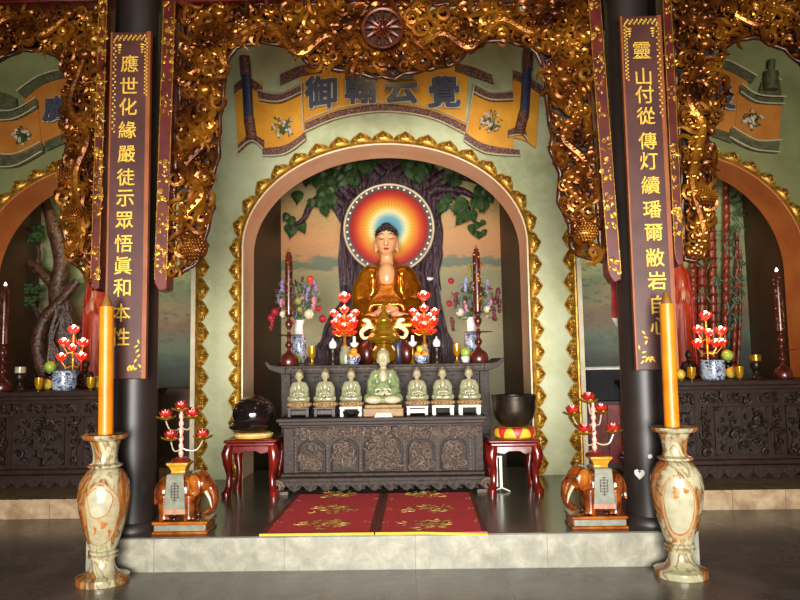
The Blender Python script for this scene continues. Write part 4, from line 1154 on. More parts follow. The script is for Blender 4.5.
t = thing('offering_card', 'white folded paper card lying before the larger celadon statue', 'card', (XX(383.5, 413, YSM - .2), YSM - .2, ZA))
MB().add([(-.085, -.03, .001), (.085, -.03, .001), (.07, .03, .034), (-.07, .03, .034), (-.085, -.03, .004), (.085, -.03, .004), (.07, .03, .038), (-.07, .03, .038), (-.075, .034, 0), (.075, .034, 0)],
         [(3, 2, 1, 0), (4, 5, 6, 7), (0, 1, 5, 4), (1, 2, 6, 5), (2, 3, 7, 6), (3, 0, 4, 7), (3, 8, 9, 2)]).build('folded_sheet', m['paper'], t)
for x, lab in ((345.5, 'small dark offering cup before the white stand, the left of two'), (356.5, 'small dark offering cup before the white stand, the right of two')):
    p = P(x, 417, YSM - .17)
    t = props(MB().lathe([(.012, 0), (.02, .005), (.012, .018), (.026, .04), (.03, .055), (.026, .055), (.01, .03)], 18).build('offering_cup', m['bronze']), lab, 'cup', 'pair of small offering cups'); t.location = (p.x, YSM - .17, ZA)
# ------------------------------------------------------------------ lotus flowers and lamps
def lotus(b, c, r, n=7, openness=.6, rows=2, m_=0, tip=None):
    """cup of pointed petals added to builder b"""
    c = Vector(c)
    for row in range(rows):
        for k in range(n):
            a = 2 * PI * (k + .5 * row) / n
            op = openness * (1 - .35 * row)
            v = []; nu, nv = 4, 5
            for j in range(nv + 1):
                t = j / nv
                rad = r * (.18 + op * math.sin(t * PI * .55)); z = r * 1.25 * (t ** 1.15) * (1.0 if row else .86)
                w = r * .42 * math.sin(PI * min(1, .18 + .82 * t) ) ** .8 if t < 1 else 0
                for i in range(nu + 1):
                    u = -1 + 2 * i / nu
                    rr = rad - abs(u) ** 2 * w * .35
                    v.append(c + Vector((rr * math.cos(a) - u * w * math.sin(a), rr * math.sin(a) + u * w * math.cos(a), z)))
            f = [(j * (nu + 1) + i, j * (nu + 1) + i + 1, (j + 1) * (nu + 1) + i + 1, (j + 1) * (nu + 1) + i) for j in range(nv) for i in range(nu)]
            b.add(v, f, m_)
    return b
def lotus_lamp(name, label, loc, u, flowers, stem_h, base=None, group=None, ring=True):
    """electric lamp: stem, arms, lit lotus flowers; flowers = list of (x, y, z, r) in px units u"""
    t = thing(name, label, 'lamp', loc, 0, group)
    st = MB().lathe([(3.2 * u, 0), (3.4 * u, 1 * u), (1.6 * u, 3 * u), (1.2 * u, stem_h * .5 * u), (1.8 * u, stem_h * .55 * u), (1.0 * u, stem_h * .6 * u), (1.0 * u, stem_h * u)], 14)
    st.build('stem', m['lampgold'], t)
    for (x, y, z, r) in flowers:
        zb = max(3, min(stem_h, z - 6))
        if abs(x) + abs(y) > .5:
            MB().tube([(0, 0, zb * u), (x * .6 * u, y * .6 * u, (zb - 1.5) * u), (x * u, y * u, (z - 1) * u)], [.9 * u, .8 * u, .7 * u], 6).build('arm', m['lampgold'], t)
        r *= 1.25
        fl = lotus(MB(), (x * u, y * u, z * u), r * u, 7, .75).build('lotus_shade', m['lampred'], t)
        b2 = lotus(MB(), (x * u, y * u, z * u + .1 * r * u), r * u * .92, 6, .6, 1).build('inner_petals', m['lamppink']); b2.parent = fl
        b3 = MB().ell((x * u, y * u, (z + .75 * r) * u), (r * .42 * u, r * .42 * u, r * .62 * u), 8, 6).build('bulb', m['bulb']); b3.parent = fl
    if ring:
        for k in range(18):
            a = 2 * PI * k / 18
            lotus(MB(), (10 * u * math.cos(a), 7 * u * math.sin(a), (13 + 6 * (k % 3)) * u), 3.4 * u, 6, .7, 1).build('small_lotus_shade', m['lampred'], t)
            MB().tube([(0, 0, 12 * u), (6 * u * math.cos(a), 4 * u * math.sin(a), (11 + 5 * (k % 3)) * u), (10 * u * math.cos(a), 7 * u * math.sin(a), (13 + 6 * (k % 3)) * u)], .6 * u, 5).build('arm', m['lampgold'], t)
    return t
YO = YU + .3; uo = S(YO)
def on_up(px, dy=0): return (XX(px, 363, YO + dy), YO + dy, ZU + .001)
# porcelain pots carrying the two altar lamps
def pot(name, label, cat, loc, prof, mat, u, group=None, seg=28, rim=None):
    t = thing(name, label, cat, loc, 0, group)
    MB().lathe([(r * u, z * u) for r, z in prof], seg).build('body', mat, t)
    if rim: MB().lathe([(rim[0] * u, rim[1] * u), ((rim[0] + .6) * u, (rim[1] + .4) * u), (rim[0] * u, (rim[1] + .8) * u)], seg).build('rim', m['brass'], t)
    return t
for px, sd, mt in ((346, 'left', 'celadonpale'), (423, 'right', 'creamdim')):
    pot('lamp_pot', f'pale glazed pot under the lit lotus lamp on the {sd} of the brass burner', 'pot', on_up(px, .12), [(5.5, 0), (6.5, 1), (6.8, 8), (6.4, 13), (5, 16), (5.6, 18), (4, 18)], m[mt], uo, None)
    for o in ():
        pass
    fl = [(0, 0, 46, 6.0), (-9, -3, 21, 4.6), (9, -3, 21, 4.6), (0, -6, 17, 4.0), (-11, 0, 31, 4.2), (11, 0, 31, 4.2), (0, -4, 34, 4.4), (-6, 4, 27, 4), (6, 4, 27, 4)]
    c = on_up(px - 1 if sd == 'left' else px + 2, .12)
    lotus_lamp('lotus_lamp', f'lit red lotus lamp on a pale pot, {sd} of the brass incense burner', (c[0], c[1], ZU + 18 * uo), uo, fl, 44)
# brass burner in the middle
Yb_ = YO + .05; c = on_up(384.5, .05); u = S(Yb_)
t = thing('incense_burner', 'tall polished brass incense burner with bright handles behind the larger celadon statue', 'incense burner', c)
MB().lathe([(r * u, z * u) for r, z in [(8, 20), (14, 21.5), (16.6, 24), (17, 27), (14.5, 29.5), (13.4, 31), (14.4, 32.6), (12, 34.5), (11.2, 37), (12, 38.5), (9, 41), (8.4, 43), (9, 44.5), (6, 47), (4.5, 50), (2.5, 52.5), (1.6, 54)]], 32).build('lid', m['brass'], t)
MB().lathe([(r * u, z * u) for r, z in [(9, 1.5), (12, 4), (13.5, 9), (12, 14), (8, 17), (7.4, 18.5), (9.4, 20)]], 32).build('bowl', m['brass'], t)
MB().lathe([(1.6 * u, 54 * u), (2.6 * u, 55.5 * u), (2 * u, 58 * u), (.6 * u, 63 * u)], 16).ell((0, 0, 56 * u), (3 * u, 2 * u, 2 * u), 10, 8).build('finial', m['brass'], t)
for a in (-PI / 2, PI / 6, 5 * PI / 6):
    MB().tube([(9 * u * math.cos(a), 9 * u * math.sin(a), 4 * u), (11 * u * math.cos(a), 11 * u * math.sin(a), 2 * u), (11 * u * math.cos(a), 11 * u * math.sin(a), 0.2 * u)], [2.2 * u, 2 * u, 2.4 * u], 8).build('leg', m['brass'], t)
for sx in (-1, 1):
    h = [(sx * 15, 27), (sx * 20, 26), (sx * 22.5, 31), (sx * 19.5, 35), (sx * 15, 38), (sx * 15.5, 42.5), (sx * 20, 44)]
    q = bez(h, 5); n = len(q)
    hb_ = MB().tube([(p.x * u, -4 * u, p.y * u) for p in q], [(.9 + 1.5 * math.sin(PI * i / n) + (.8 if i > n * .65 else 0)) * u for i in range(n)], 8)
    hb_.ell((sx * 17.5 * u, -4 * u, 43.5 * u), (4 * u, 2.4 * u, 2.2 * u), 8, 6).ell((sx * 12.5 * u, -4 * u, 36.5 * u), (3 * u, 1.6 * u, 1.5 * u), 8, 6)
    hb_.build('dragon_handle', m['brightgold'], t)
    MB().tube([(sx * 8 * u, -4 * u, 18 * u), (sx * 10 * u, -5 * u, 14 * u), (sx * 9 * u, -5 * u, 10 * u), (sx * 7 * u, -5 * u, 9 * u)], [.8 * u, 1.3 * u, 1.3 * u, .7 * u], 7).build('loop_handle', m['brightgold'], t)
# tall turned candlesticks
def tall_stick(label, px, Y, zt, ybase, u, lit=False, group='tall red turned candlesticks'):
    c = P(px, ybase, Y); t = thing('candlestick', label, 'candlestick', (c.x, Y, zt), 0, group)
    MB().lathe([(r * u, z * u) for r, z in [(9, 0), (9.6, 1), (9.4, 6), (8, 10), (4, 12.5), (2, 15), (1.6, 17), (3.6, 19.5), (3.8, 21), (3, 23), (1.6, 25), (2, 28), (3, 30), (1.6, 33), (1.4, 36), (3.2, 39), (4, 41.5), (3.2, 44), (1.8, 46), (1.8, 48), (4.2, 50), (4.4, 51)]], 24).build('turned_stem', m['darkred'], t)
    MB().lathe([(3 * u, 29.6 * u), (14 * u, 30.2 * u), (14.3 * u, 30.8 * u), (3 * u, 31.2 * u)], 28).build('drip_plate', m['darkred'], t)
    b = MB().lathe([(r * u, z * u) for r, z in [(3.6, 51), (3.9, 60), (3.7, 75), (3.9, 95), (3.6, 110), (2.2, 112), (2.8, 113.5), (1, 115)]], 16)
    can = b.build('carved_candle', m['darkred'], t)
    g = MB(); rnd = random.Random(int(px))
    for k in range(26):
        a = rnd.uniform(PI, 2 * PI); z = 53 + k * 2.2
        g.ell((3.8 * u * math.cos(a), 3.8 * u * math.sin(a), z * u), (1.1 * u, .6 * u, .7 * u), 5, 4)
    o = g.build('gilt_fleck', m['gold']); o.parent = can
    MB().ell((0, 0, 116 * u), (1.3 * u, 1.3 * u, 2.6 * u), 8, 6).build('flame_bulb', m['bulb' if lit else 'lampgold'], t)
    return t
tall_stick('tall red turned candlestick at the left end of the upper altar', 289, YU + .12, ZU, 363, S(YU + .12), group=None)
tall_stick('tall red turned candlestick at the right end of the upper altar', 479, YU + .12, ZU, 363, S(YU + .12), group=None)
# flower vases and bouquets
def bouquet(label, px, py, Y, cols, seed, Rp=26, zbot=None):
    rnd = random.Random(seed); u = S(Y); c = P(px, py, Y)
    t = thing('flower_bouquet', label, 'flowers', (c.x, Y, c.z))
    z0 = (zbot - c.z)
    lf = MB(); n = 0
    for k in range(90):
        a = rnd.uniform(0, 2 * PI); e = rnd.random() ** .5
        x, y, z = Rp * e * math.cos(a) * u, rnd.uniform(-.12, .12), Rp * .95 * e * math.sin(a) * u
        lf.tube([(0, 0, z0), (x * .4, y * .4, z0 * .4 + z * .4), (x, y, z)], .004, 4)
        for j in range(2):
            R = Matrix.Rotation(rnd.uniform(0, PI), 3, 'Y') @ Matrix.Rotation(rnd.uniform(-.6, .6), 3, 'X')
            lf.ell((x * rnd.uniform(.5, 1), y, z * rnd.uniform(.5, 1)), (3.2 * u, .006, 1.2 * u), 6, 4, 0, R)
    lf.build('foliage', m['leafmid'], t)
    extra = [(rnd.choice(['fl_lilac', 'fl_pink', 'fl_maroon', 'fl_maroon', 'fl_lilac', 'fl_red']), px + Rp * .95 * math.cos(q * 2.4) * math.sqrt((q + 1) / 27), py + Rp * .8 * math.sin(q * 2.4) * math.sqrt((q + 1) / 27), rnd.uniform(1.8, 2.8), 's' if q % 2 else 'r') for q in range(26)]
    for col, x, y, r, kind in cols + extra:
        r *= .85
        p = P(x, y, Y - .12); b = MB(); q = Vector((p.x - c.x, -.12 + rnd.uniform(-.05, .05), p.z - c.z))
        if kind == 's':                                        # spray of small blossoms
            dx = rnd.uniform(-.5, .5)
            for i in range(10):
                f_ = i / 9 - .5
                b.ell((q.x + (dx * f_ * 1.6 + rnd.uniform(-.2, .2)) * r * u, q.y + rnd.uniform(-.02, .02), q.z + f_ * 2.6 * r * u), (.42 * r * u,) * 3, 6, 5)
            b.build('blossom_spray', m[col], t)
        else:                                                  # rose-like bloom of cupped petals facing out
            for row, (n_, op) in enumerate(((7, .95), (6, .62), (4, .34))):
                for i in range(n_):
                    a = 2 * PI * (i + .5 * row) / n_
                    R = Matrix.Rotation(-a, 3, 'Y') @ Matrix.Rotation(.5 - .1 * row, 3, 'Z')
                    b.ell((q.x + op * .62 * r * u * math.cos(a), q.y - .02 * row, q.z + op * .62 * r * u * math.sin(a)), (.42 * r * u, .16 * r * u, .42 * r * u), 7, 5, 0, R)
            b.ell((q.x, q.y - .04, q.z), (.25 * r * u,) * 3, 6, 5)
            b.build('blossom', m[col], t)
    return t
Yf = YO + .22; uf = S(Yf)
for sd, px in (('left', 299), ('right', 472)):
    c = (XX(px, 363, Yf), Yf, ZU)
    t = thing('flower_vase', f'slim blue and white porcelain vase holding the {sd} bouquet on the upper altar', 'vase', c)
    MB().lathe([(r * uf, z * uf) for r, z in [(5, 0), (5.4, 1), (4.6, 3), (6.2, 10), (7.2, 20), (7, 27), (5.4, 30)]], 24).build('body', m['bluewhite'], t)
    MB().lathe([(r * uf, z * uf) for r, z in [(5.4, 30), (4.2, 33), (4.2, 40), (5.8, 45), (5, 45.4), (3.4, 40)]], 24).build('neck', m['porcelain'], t)
bouquet('mixed silk flower bouquet in the vase at the left of the upper altar', 298, 298, Yf, [('fl_red', 271, 318, 5, 'r'), ('fl_red', 275, 312, 5, 'r'), ('fl_red', 323, 319, 5, 'r'), ('fl_red', 318, 308, 4, 'r'), ('fl_orange', 310, 279, 5, 'r'), ('fl_red', 290, 268, 3.5, 'r'), ('fl_white', 283, 314, 4.5, 'r'), ('fl_white', 309, 314, 6, 'r'), ('fl_lime', 298, 301, 5, 'r'), ('fl_lime', 299, 309, 4, 'r'), ('fl_lilac', 283, 286, 5, 's'), ('fl_lilac', 308, 294, 5, 's'), ('fl_lilac', 316, 286, 4, 's'), ('fl_pink', 281, 304, 4, 's'), ('fl_pink', 313, 303, 5, 's'), ('fl_pink', 294, 322, 3, 'r'), ('fl_red', 272, 325, 4, 's'), ('fl_lilac', 290, 280, 4, 's')], 5, 25, ZU + 42 * uf)
bouquet('mixed silk flower bouquet in the vase at the right of the upper altar', 475, 300, Yf, [('fl_red', 451, 281, 4, 'r'), ('fl_red', 449, 304, 4, 'r'), ('fl_lime', 470, 270, 5, 's'), ('fl_orange', 480, 264, 3.5, 'r'), ('fl_blue', 465, 285, 5, 's'), ('fl_blue', 488, 286, 5, 's'), ('fl_white', 460, 312, 5, 'r'), ('fl_white', 487, 309, 4.5, 'r'), ('fl_pink', 466, 306, 4, 's'), ('fl_maroon', 497, 296, 6, 's'), ('fl_maroon', 500, 306, 5, 's'), ('fl_maroon', 494, 314, 5, 's'), ('fl_maroon', 456, 299, 5, 's'), ('fl_maroon', 453, 324, 5, 's'), ('fl_pink', 491, 302, 4, 's'), ('fl_red', 494, 318, 3, 'r'), ('fl_lilac', 478, 296, 4, 's')], 8, 25, ZU + 42 * uf)
# goblets, oil lamps, candle holders, fruit
GOB = [(4, 0), (4.2, .8), (1.6, 2), (1.1, 5), (1.6, 7), (3, 9), (3.6, 13), (3.5, 19), (3, 19), (2.8, 12), (1, 9.5)]
for px, l in ((312, 'amber goblet on the upper altar, beside the left flower vase'), (457, 'amber goblet on the upper altar, beside the green pomelo in its white cup')):
    t = thing('goblet', l, 'goblet', on_up(px, -.12)); uu = S(YO - .12)
    MB().lathe([(r * uu, z * uu) for r, z in GOB[4:]], 20).build('bowl', m['amber'], t); MB().lathe([(r * uu, z * uu) for r, z in GOB[:5]], 20).build('foot', m['brass'], t)
def oil_lamp(label, loc, u):
    t = thing('oil_lamp', label, 'oil lamp', loc)
    MB().lathe([(r * u, z * u) for r, z in [(4.4, 0), (4.6, 1.4), (3.6, 3), (3.0, 8), (4.6, 11), (4.6, 15), (3, 16.5)]], 20).build('body', m['bronze'], t)
    MB().lathe([(r * u, z * u) for r, z in [(3, 16.5), (3.8, 18.5), (3.9, 20.5), (3, 23), (1.2, 24.5), (.6, 26.5)]], 20).build('white_cap', m['porcelain'], t)
oil_lamp('dark oil lamp with white cap, left of the left lotus lamp', on_up(333, -.1), S(YO - .1)); oil_lamp('dark oil lamp with white cap, right of the right lotus lamp', on_up(437, -.1), S(YO - .1))
for px, l in ((354.5, 'small white candle holder left of the brass burner'), (413, 'small white candle holder right of the brass burner')):
    t = thing('candle_holder', l, 'candle holder', on_up(px, -.02)); uu = uo
    MB().lathe([(r * uu, z * uu) for r, z in [(3, 0), (2.4, 2), (1, 5), (1, 14), (2, 17)]], 16).build('stem', m['brass'], t)
    MB().lathe([(r * uu, z * uu) for r, z in [(1.6, 17), (4, 19), (4.6, 21.5), (2.2, 21.5), (1.6, 24), (1.4, 28)]], 16).build('white_cup', m['porcelain'], t)
def fruit_bowl(label, loc, u, mat, fruit, w=8):
    t = thing('fruit_bowl', label, 'bowl', loc)
    MB().lathe([(r * u, z * u) for r, z in [(w * .55, 0), (w * .6, 1), (w * .9, 4), (w, 8), (w * .9, 8), (w * .8, 5), (.5, 3)]], 24).build('bowl', mat, t)
    return t
c = on_up(354, -.2); uu = S(YO - .2); fruit_bowl('blue and white bowl of oranges at the foot of the left lotus lamp', c, uu, m['bluewhite'], None, 7)
def fruit(name, label, cat, loc, r, mat, group=None):
    t = thing(name, label, cat, loc, 0, group)
    MB().ell((0, 0, r), (r, r, r * .96), 16, 12).build('flesh', mat, t); MB().lathe([(r * .08, r * 1.9), (r * .05, r * 2.1)], 8).build('stem', m['leafmid'], t)
    return t
for dx, dz, dy, r, l in ((-2.5, 5, -.02, 3.4, 'left orange in the blue and white bowl'), (3, 5, 0, 3.3, 'right orange in the blue and white bowl'), (0, 9.5, 0, 3.6, 'top orange on the blue and white bowl')):
    fruit('orange', l, 'fruit', (c[0] + dx * uu, c[1] + dy, c[2] + dz * uu), r * uu, m['orangefruit'])
c = on_up(422, -.15); uu = S(YO - .15); fruit_bowl('footed pale bowl of oranges at the foot of the right lotus lamp', c, uu, m['bluewhite'], None, 8)
for dx, dz, dy, r, l, mt in ((-4, 5.5, -.02, 3.6, 'left orange in the footed pale bowl', 'orangefruit'), (3.5, 5.5, 0, 3.6, 'right orange in the footed pale bowl', 'orangefruit'), (-2, 11, 0, 3.4, 'yellow fruit on top of the footed pale bowl', 'yellowfruit')):
    fruit('orange', l, 'fruit', (c[0] + dx * uu, c[1] + dy, c[2] + dz * uu), r * uu, m[mt])
c = on_up(466, 0); pot('offering_cup', 'white cup holding the green pomelo on the upper altar', 'cup', c, [(3.5, 0), (4, 1), (5.4, 6), (4.8, 6), (1, 3)], m['porcelain'], uo)
fruit('pomelo', 'green pomelo in a white cup at the right of the upper altar', 'fruit', (c[0], c[1], c[2] + 4.6 * uo), 5.4 * uo, m['pomelo'])
c = on_up(295, -.06); fruit('pomelo', 'green pomelo behind the left tall candlestick on the upper altar', 'fruit', c, 6 * uo, m['pomelo'])
pot('dark_vase', 'dark blue-grey vase to the right of the brass burner', 'vase', on_up(398, .3), [(4, 0), (5, 2), (6.5, 12), (5, 22), (4, 26), (5, 28), (4, 28)], m['bannerblue'], uo)
for px, l in ((367, 'red-brown glazed jar behind the burner, left of it'), (407, 'red-brown glazed jar behind the burner, right of it')):
    pot('glazed_jar', l, 'jar', on_up(px, .3), [(5, 0), (7.5, 5), (8, 12), (6, 19), (4, 21), (4.4, 23), (3, 23)], m['darkred'], S(YO + .3))

# ------------------------------------------------------------------ stools
YSf = 6.42
def stool(label, pxa, pxb, ytop, first=None):
    c = P((pxa + pxb) / 2, 495, YSf); u = S(YSf); hw = (pxb - pxa) / 2 * u; D = .46
    H = ZZ((pxa + pxb) / 2, ytop, YSf) - ZP
    t = thing('stool', label, 'stool', (c.x, YSf + D / 2, ZP))
    MB().box(-hw, hw, -D / 2, D / 2, H - .028, H).build('seat', m['rosewood'], t, bev=.012)
    MB().box(-hw + .02, hw - .02, -D / 2 + .02, D / 2 - .02, H - .06, H - .028).build('seat_moulding', m['rosewood'], t, bev=.01)
    pts = [(-hw + .03, H - .06), (hw - .03, H - .06), (hw - .03, H - .16), (hw * .7, H - .115), (hw * .4, H - .13), (hw * .2, H - .105), (-hw * .2, H - .105), (-hw * .4, H - .13), (-hw * .7, H - .115), (-hw + .03, H - .16)]
    for y in (-D / 2 + .025, D / 2 - .04):
        MB().prism(pts, y, y + .018).build('apron', m['rosewood'], t, bev=.004)
    pts2 = [(x * (D / 2 - .03) / hw, z) for x, z in pts]
    for sx in (-1, 1):
        b = MB().prism(pts2, -.009, .009); b.xf(Matrix.Translation((sx * (hw - .035), 0, 0)) @ Matrix.Rotation(PI / 2, 4, 'Z')); b.build('side_apron', m['rosewood'], t, bev=.004)
        for sy in (-1, 1):
            x, y = sx * (hw - .045), sy * (D / 2 - .045)
            q = [(x, y, H - .06), (x + sx * .018, y + sy * .018, H - .13), (x + sx * .012, y + sy * .012, H - .22), (x - sx * .004, y - sy * .004, .2), (x, y, .1), (x + sx * .012, y + sy * .012, .05), (x + sx * .02, y + sy * .02, .035), (x + sx * .02, y + sy * .02, 0.0)]
            MB().tube(q, [.045, .05, .04, .03, .028, .034, .044, .04], 10).build('leg', m['rosewood'], t)
    return t, H, c.x
s1, H1, x1 = stool('red lacquered stool on the left, carrying the black wooden fish drum', 223, 276, 440)
s2, H2, x2 = stool('red lacquered stool on the right, carrying the dark singing bowl', 490.5, 542, 440)
uS = S(YSf + .2)
c = (XX(253.5, 438, YSf + .2), YSf + .2, ZP + H1)
t = thing('ring_cushion', 'straw-gold ring cushion under the black wooden fish drum', 'cushion', c)
MB().lathe([(13 * uS, .0), (18 * uS, .005), (19.4 * uS, 3 * uS), (17 * uS, 5.6 * uS), (12 * uS, 5.6 * uS)], 36).build('pad', m['yellowcloth'], t)
MB().tube([(19 * uS * math.cos(2 * PI * k / 36), 19 * uS * math.sin(2 * PI * k / 36), 3.8 * uS) for k in range(37)], .006, 5).build('piping', m['brightgold'], t)
t = thing('wooden_fish_drum', 'black lacquered wooden fish drum on the left stool', 'drum', (c[0], c[1], c[2] + 5.6 * uS))
R = 20.5 * uS
b = MB(); b.ell((0, 0, R * .86), (R * 1.02, R, R * .88), 28, 20); b.ell((-R * .3, 0, R * .25), (R * .9, R * .8, R * .24), 20, 10)
b.ell((R * .1, 0, R * 1.62), (R * .34, R * .2, R * .16), 12, 8)
b.fuse('body', m['blackgloss'], t, .012, 4)
MB().tube([(-R * .98, -R * .25, R * .5), (-R * .6, -R * .82, R * .56), (0, -R * 1.0, R * .66), (R * .5, -R * .9, R * .7)], [.008, .014, .014, .004], 8).build('slot', m['black'], t)
sc_b = MB()
for j in range(3):
    for i in range(7):
        a = -PI * .15 - i * PI * .11; e = .35 + j * .32
        ctr = Vector((R * 1.0 * math.cos(a) * math.cos(e), R * .98 * math.sin(a) * math.cos(e), R * .86 + R * .86 * math.sin(e)))
        sc_b.tube([ctr + Vector((R * .13 * math.cos(k * PI / 5), 0, -R * .1 * math.sin(k * PI / 5))) for k in range(6)], .006, 5)
sc_b.tube([(R * .06 + R * .3 * math.cos(a), -R * .86 + .1 * R * math.cos(a), R * .95 + R * .3 * math.sin(a)) for a in [k * PI / 7 for k in range(15)]], .009, 6)
sc_b.build('carved_scales', m['blackgloss'], t)
c = (XX(515, 438, YSf + .2), YSf + .2, ZP + H2)
t = thing('round_cushion', 'yellow and red silk cushion under the singing bowl', 'cushion', c)
MB().lathe([(17 * uS, 0), (20 * uS, 2 * uS), (21 * uS, 6 * uS), (19.5 * uS, 9.6 * uS), (16 * uS, 11 * uS), (8 * uS, 11.0 * uS)], 36).build('pad', m['yellowsilk'], t)
for k in range(8):
    a = 2 * PI * k / 8 - PI / 2; v = []
    prof = [(17.3, .3), (20.3, 2), (21.3, 6), (19.9, 9.7), (16.4, 11.15)]
    for i, (r, z) in enumerate(prof):
        w = .30 * (i / (len(prof) - 1)) + .01
        for j in range(5):
            aa_ = a + w * (j / 4 * 2 - 1); v.append((r * uS * math.cos(aa_), r * uS * math.sin(aa_), z * uS))
    f = [(i * 5 + j, i * 5 + j + 1, (i + 1) * 5 + j + 1, (i + 1) * 5 + j) for i in range(4) for j in range(4)]
    MB().add(v, f).build('red_gusset', m['redsilk'], t)
t = thing('singing_bowl', 'large dark bronze singing bowl on the silk cushion', 'bowl', (c[0], c[1], c[2] + 11.0 * uS))
MB().lathe([(r * uS, z * uS) for r, z in [(9, 0), (14, 2), (18.5, 8), (20.6, 16), (21, 24), (21.8, 28), (22, 30), (20.6, 30), (20, 25), (19, 14), (15, 6), (4, 2.5)]], 44).build('body', m['bronze'], t)
MB().tube([(21.3 * uS * math.cos(2 * PI * k / 44), 21.3 * uS * math.sin(2 * PI * k / 44), 30 * uS) for k in range(45)], .008, 6).build('rim', m['bronze'], t)
# white metal stand beneath the right stool
ps = P(501.5, 494, YSf + .14); zh = H2 - .17
t = thing('metal_stand', 'thin white metal stand standing beneath the right stool', 'stand', (ps.x, YSf + .14, ZP))
MB().box(-.012, .012, -.006, .006, .03, zh).build('post', m['whitepaint'], t, bev=.002); MB().box(-.045, -.03, -.006, .006, .045, zh).box(-.045, .012, -.006, .006, zh, zh + .012).build('side_rail', m['whitepaint'], t)
for a in (-2.6, -.5, 1.57):
    MB().tube([(0, 0, .035), (.05 * math.cos(a), .05 * math.sin(a), .02), (.085 * math.cos(a), .085 * math.sin(a), .006)], .006, 6).build('foot', m['whitepaint'], t)

# ------------------------------------------------------------------ red mats
def woven_mat(label, fl, fr, bl, br, motifs, cl):
    z = .006
    A, B, Cc, D = [Vector((XX(x, y, Y), Y, 0)) for x, y, Y in ((fl, 535, YS + .005), (fr, 535, YS + .005), (br, 490, YA - .1), (bl, 490, YA - .1))]
    c = (A + B + Cc + D) / 4
    t = thing('floor_mat', label, 'mat', (c.x, c.y, ZP))
    rot = [p - c for p in (A, B, Cc, D)]
    def quad(p, z0, z1): 
        v = [(q.x, q.y, z0) for q in p] + [(q.x, q.y, z1) for q in p]
        return v, [(3, 2, 1, 0), (4, 5, 6, 7), (0, 1, 5, 4), (1, 2, 6, 5), (2, 3, 7, 6), (3, 0, 4, 7)]
    MB().add(*quad(rot, .001, .009)).build('weave', m['mat'], t)
    def lerp(s, q): return rot[0].lerp(rot[1], s).lerp(rot[3].lerp(rot[2], s), q)
    bb = MB()
    for s0, s1 in ((0, .045), (.955, 1)): bb.add(*quad([lerp(s0, 0), lerp(s1, 0), lerp(s1, 1), lerp(s0, 1)], .0095, .0115))
    bb.build('border', m['matedge'], t)
    hm = MB().tube([(lambda p: (p.x, p.y - .006, .008 - .03 * max(0, (k / 16 - .45 if cl else -1))))(lerp(k / 16, 0)) for k in range(17)], .009, 6)
    hm.build('yellow_hem', m['matyellow'], t)
    rnd = random.Random(int(fl))
    for (mx, my) in motifs:
        # place on the floor: ray to the platform top
        d = ROT @ Vector(((mx - 400) / FPX, (300 - my) / FPX, -1)); k = (ZP + .01 - CAM.z) / d.z; p = CAM + d * k
        b = MB(); q = Vector((p.x - c.x, p.y - c.y, .0105))
        for i in range(34):
            a = rnd.uniform(0, 2 * PI); r = rnd.random() ** .6
            x, y = .19 * r * math.cos(a) + .02, .16 * r * math.sin(a)
            Rm = Matrix.Rotation(rnd.uniform(0, PI), 3, 'Z')
            b.ell((q.x + x, q.y + y, q.z), (rnd.uniform(.018, .042), rnd.uniform(.008, .016), .003), 7, 4, 0, Rm)
        for i in range(6):
            a0 = rnd.uniform(0, 6.28); cx, cy = q.x + rnd.uniform(-.2, .2), q.y + rnd.uniform(-.14, .14)
            b.tube([(cx + .05 * (1 - j / 12) * math.cos(a0 + j * .6), cy + .05 * (1 - j / 12) * math.sin(a0 + j * .6), q.z) for j in range(10)], .0045, 4)
        b.build('woven_motif', m['matgold'], t)
    ed = MB()
    for s0 in (.075, .925):
        for j in range(14):
            p = lerp(s0, (j + .5) / 14)
            if j % 4 == 3: 
                for q in range(4): ed.ell((p.x + rnd.uniform(-.03, .03), p.y + rnd.uniform(-.05, .05), .0105), (.014, .006, .002), 6, 4, 0, Matrix.Rotation(rnd.uniform(0, 3), 3, 'Z'))
    ed.build('edge_sprig', m['matgold'], t)
    return t
woven_mat('red woven mat with three gold motifs, the left of the pair before the altar', 259.5, 374, 296.5, 383.5, [(338, 494), (332, 509), (322, 524)], False)
woven_mat('red woven mat, the right of the pair, yellow hem curling over the step', 375.5, 487.5, 384.5, 472.5, [(427, 494), (428, 508), (427, 524)], True)

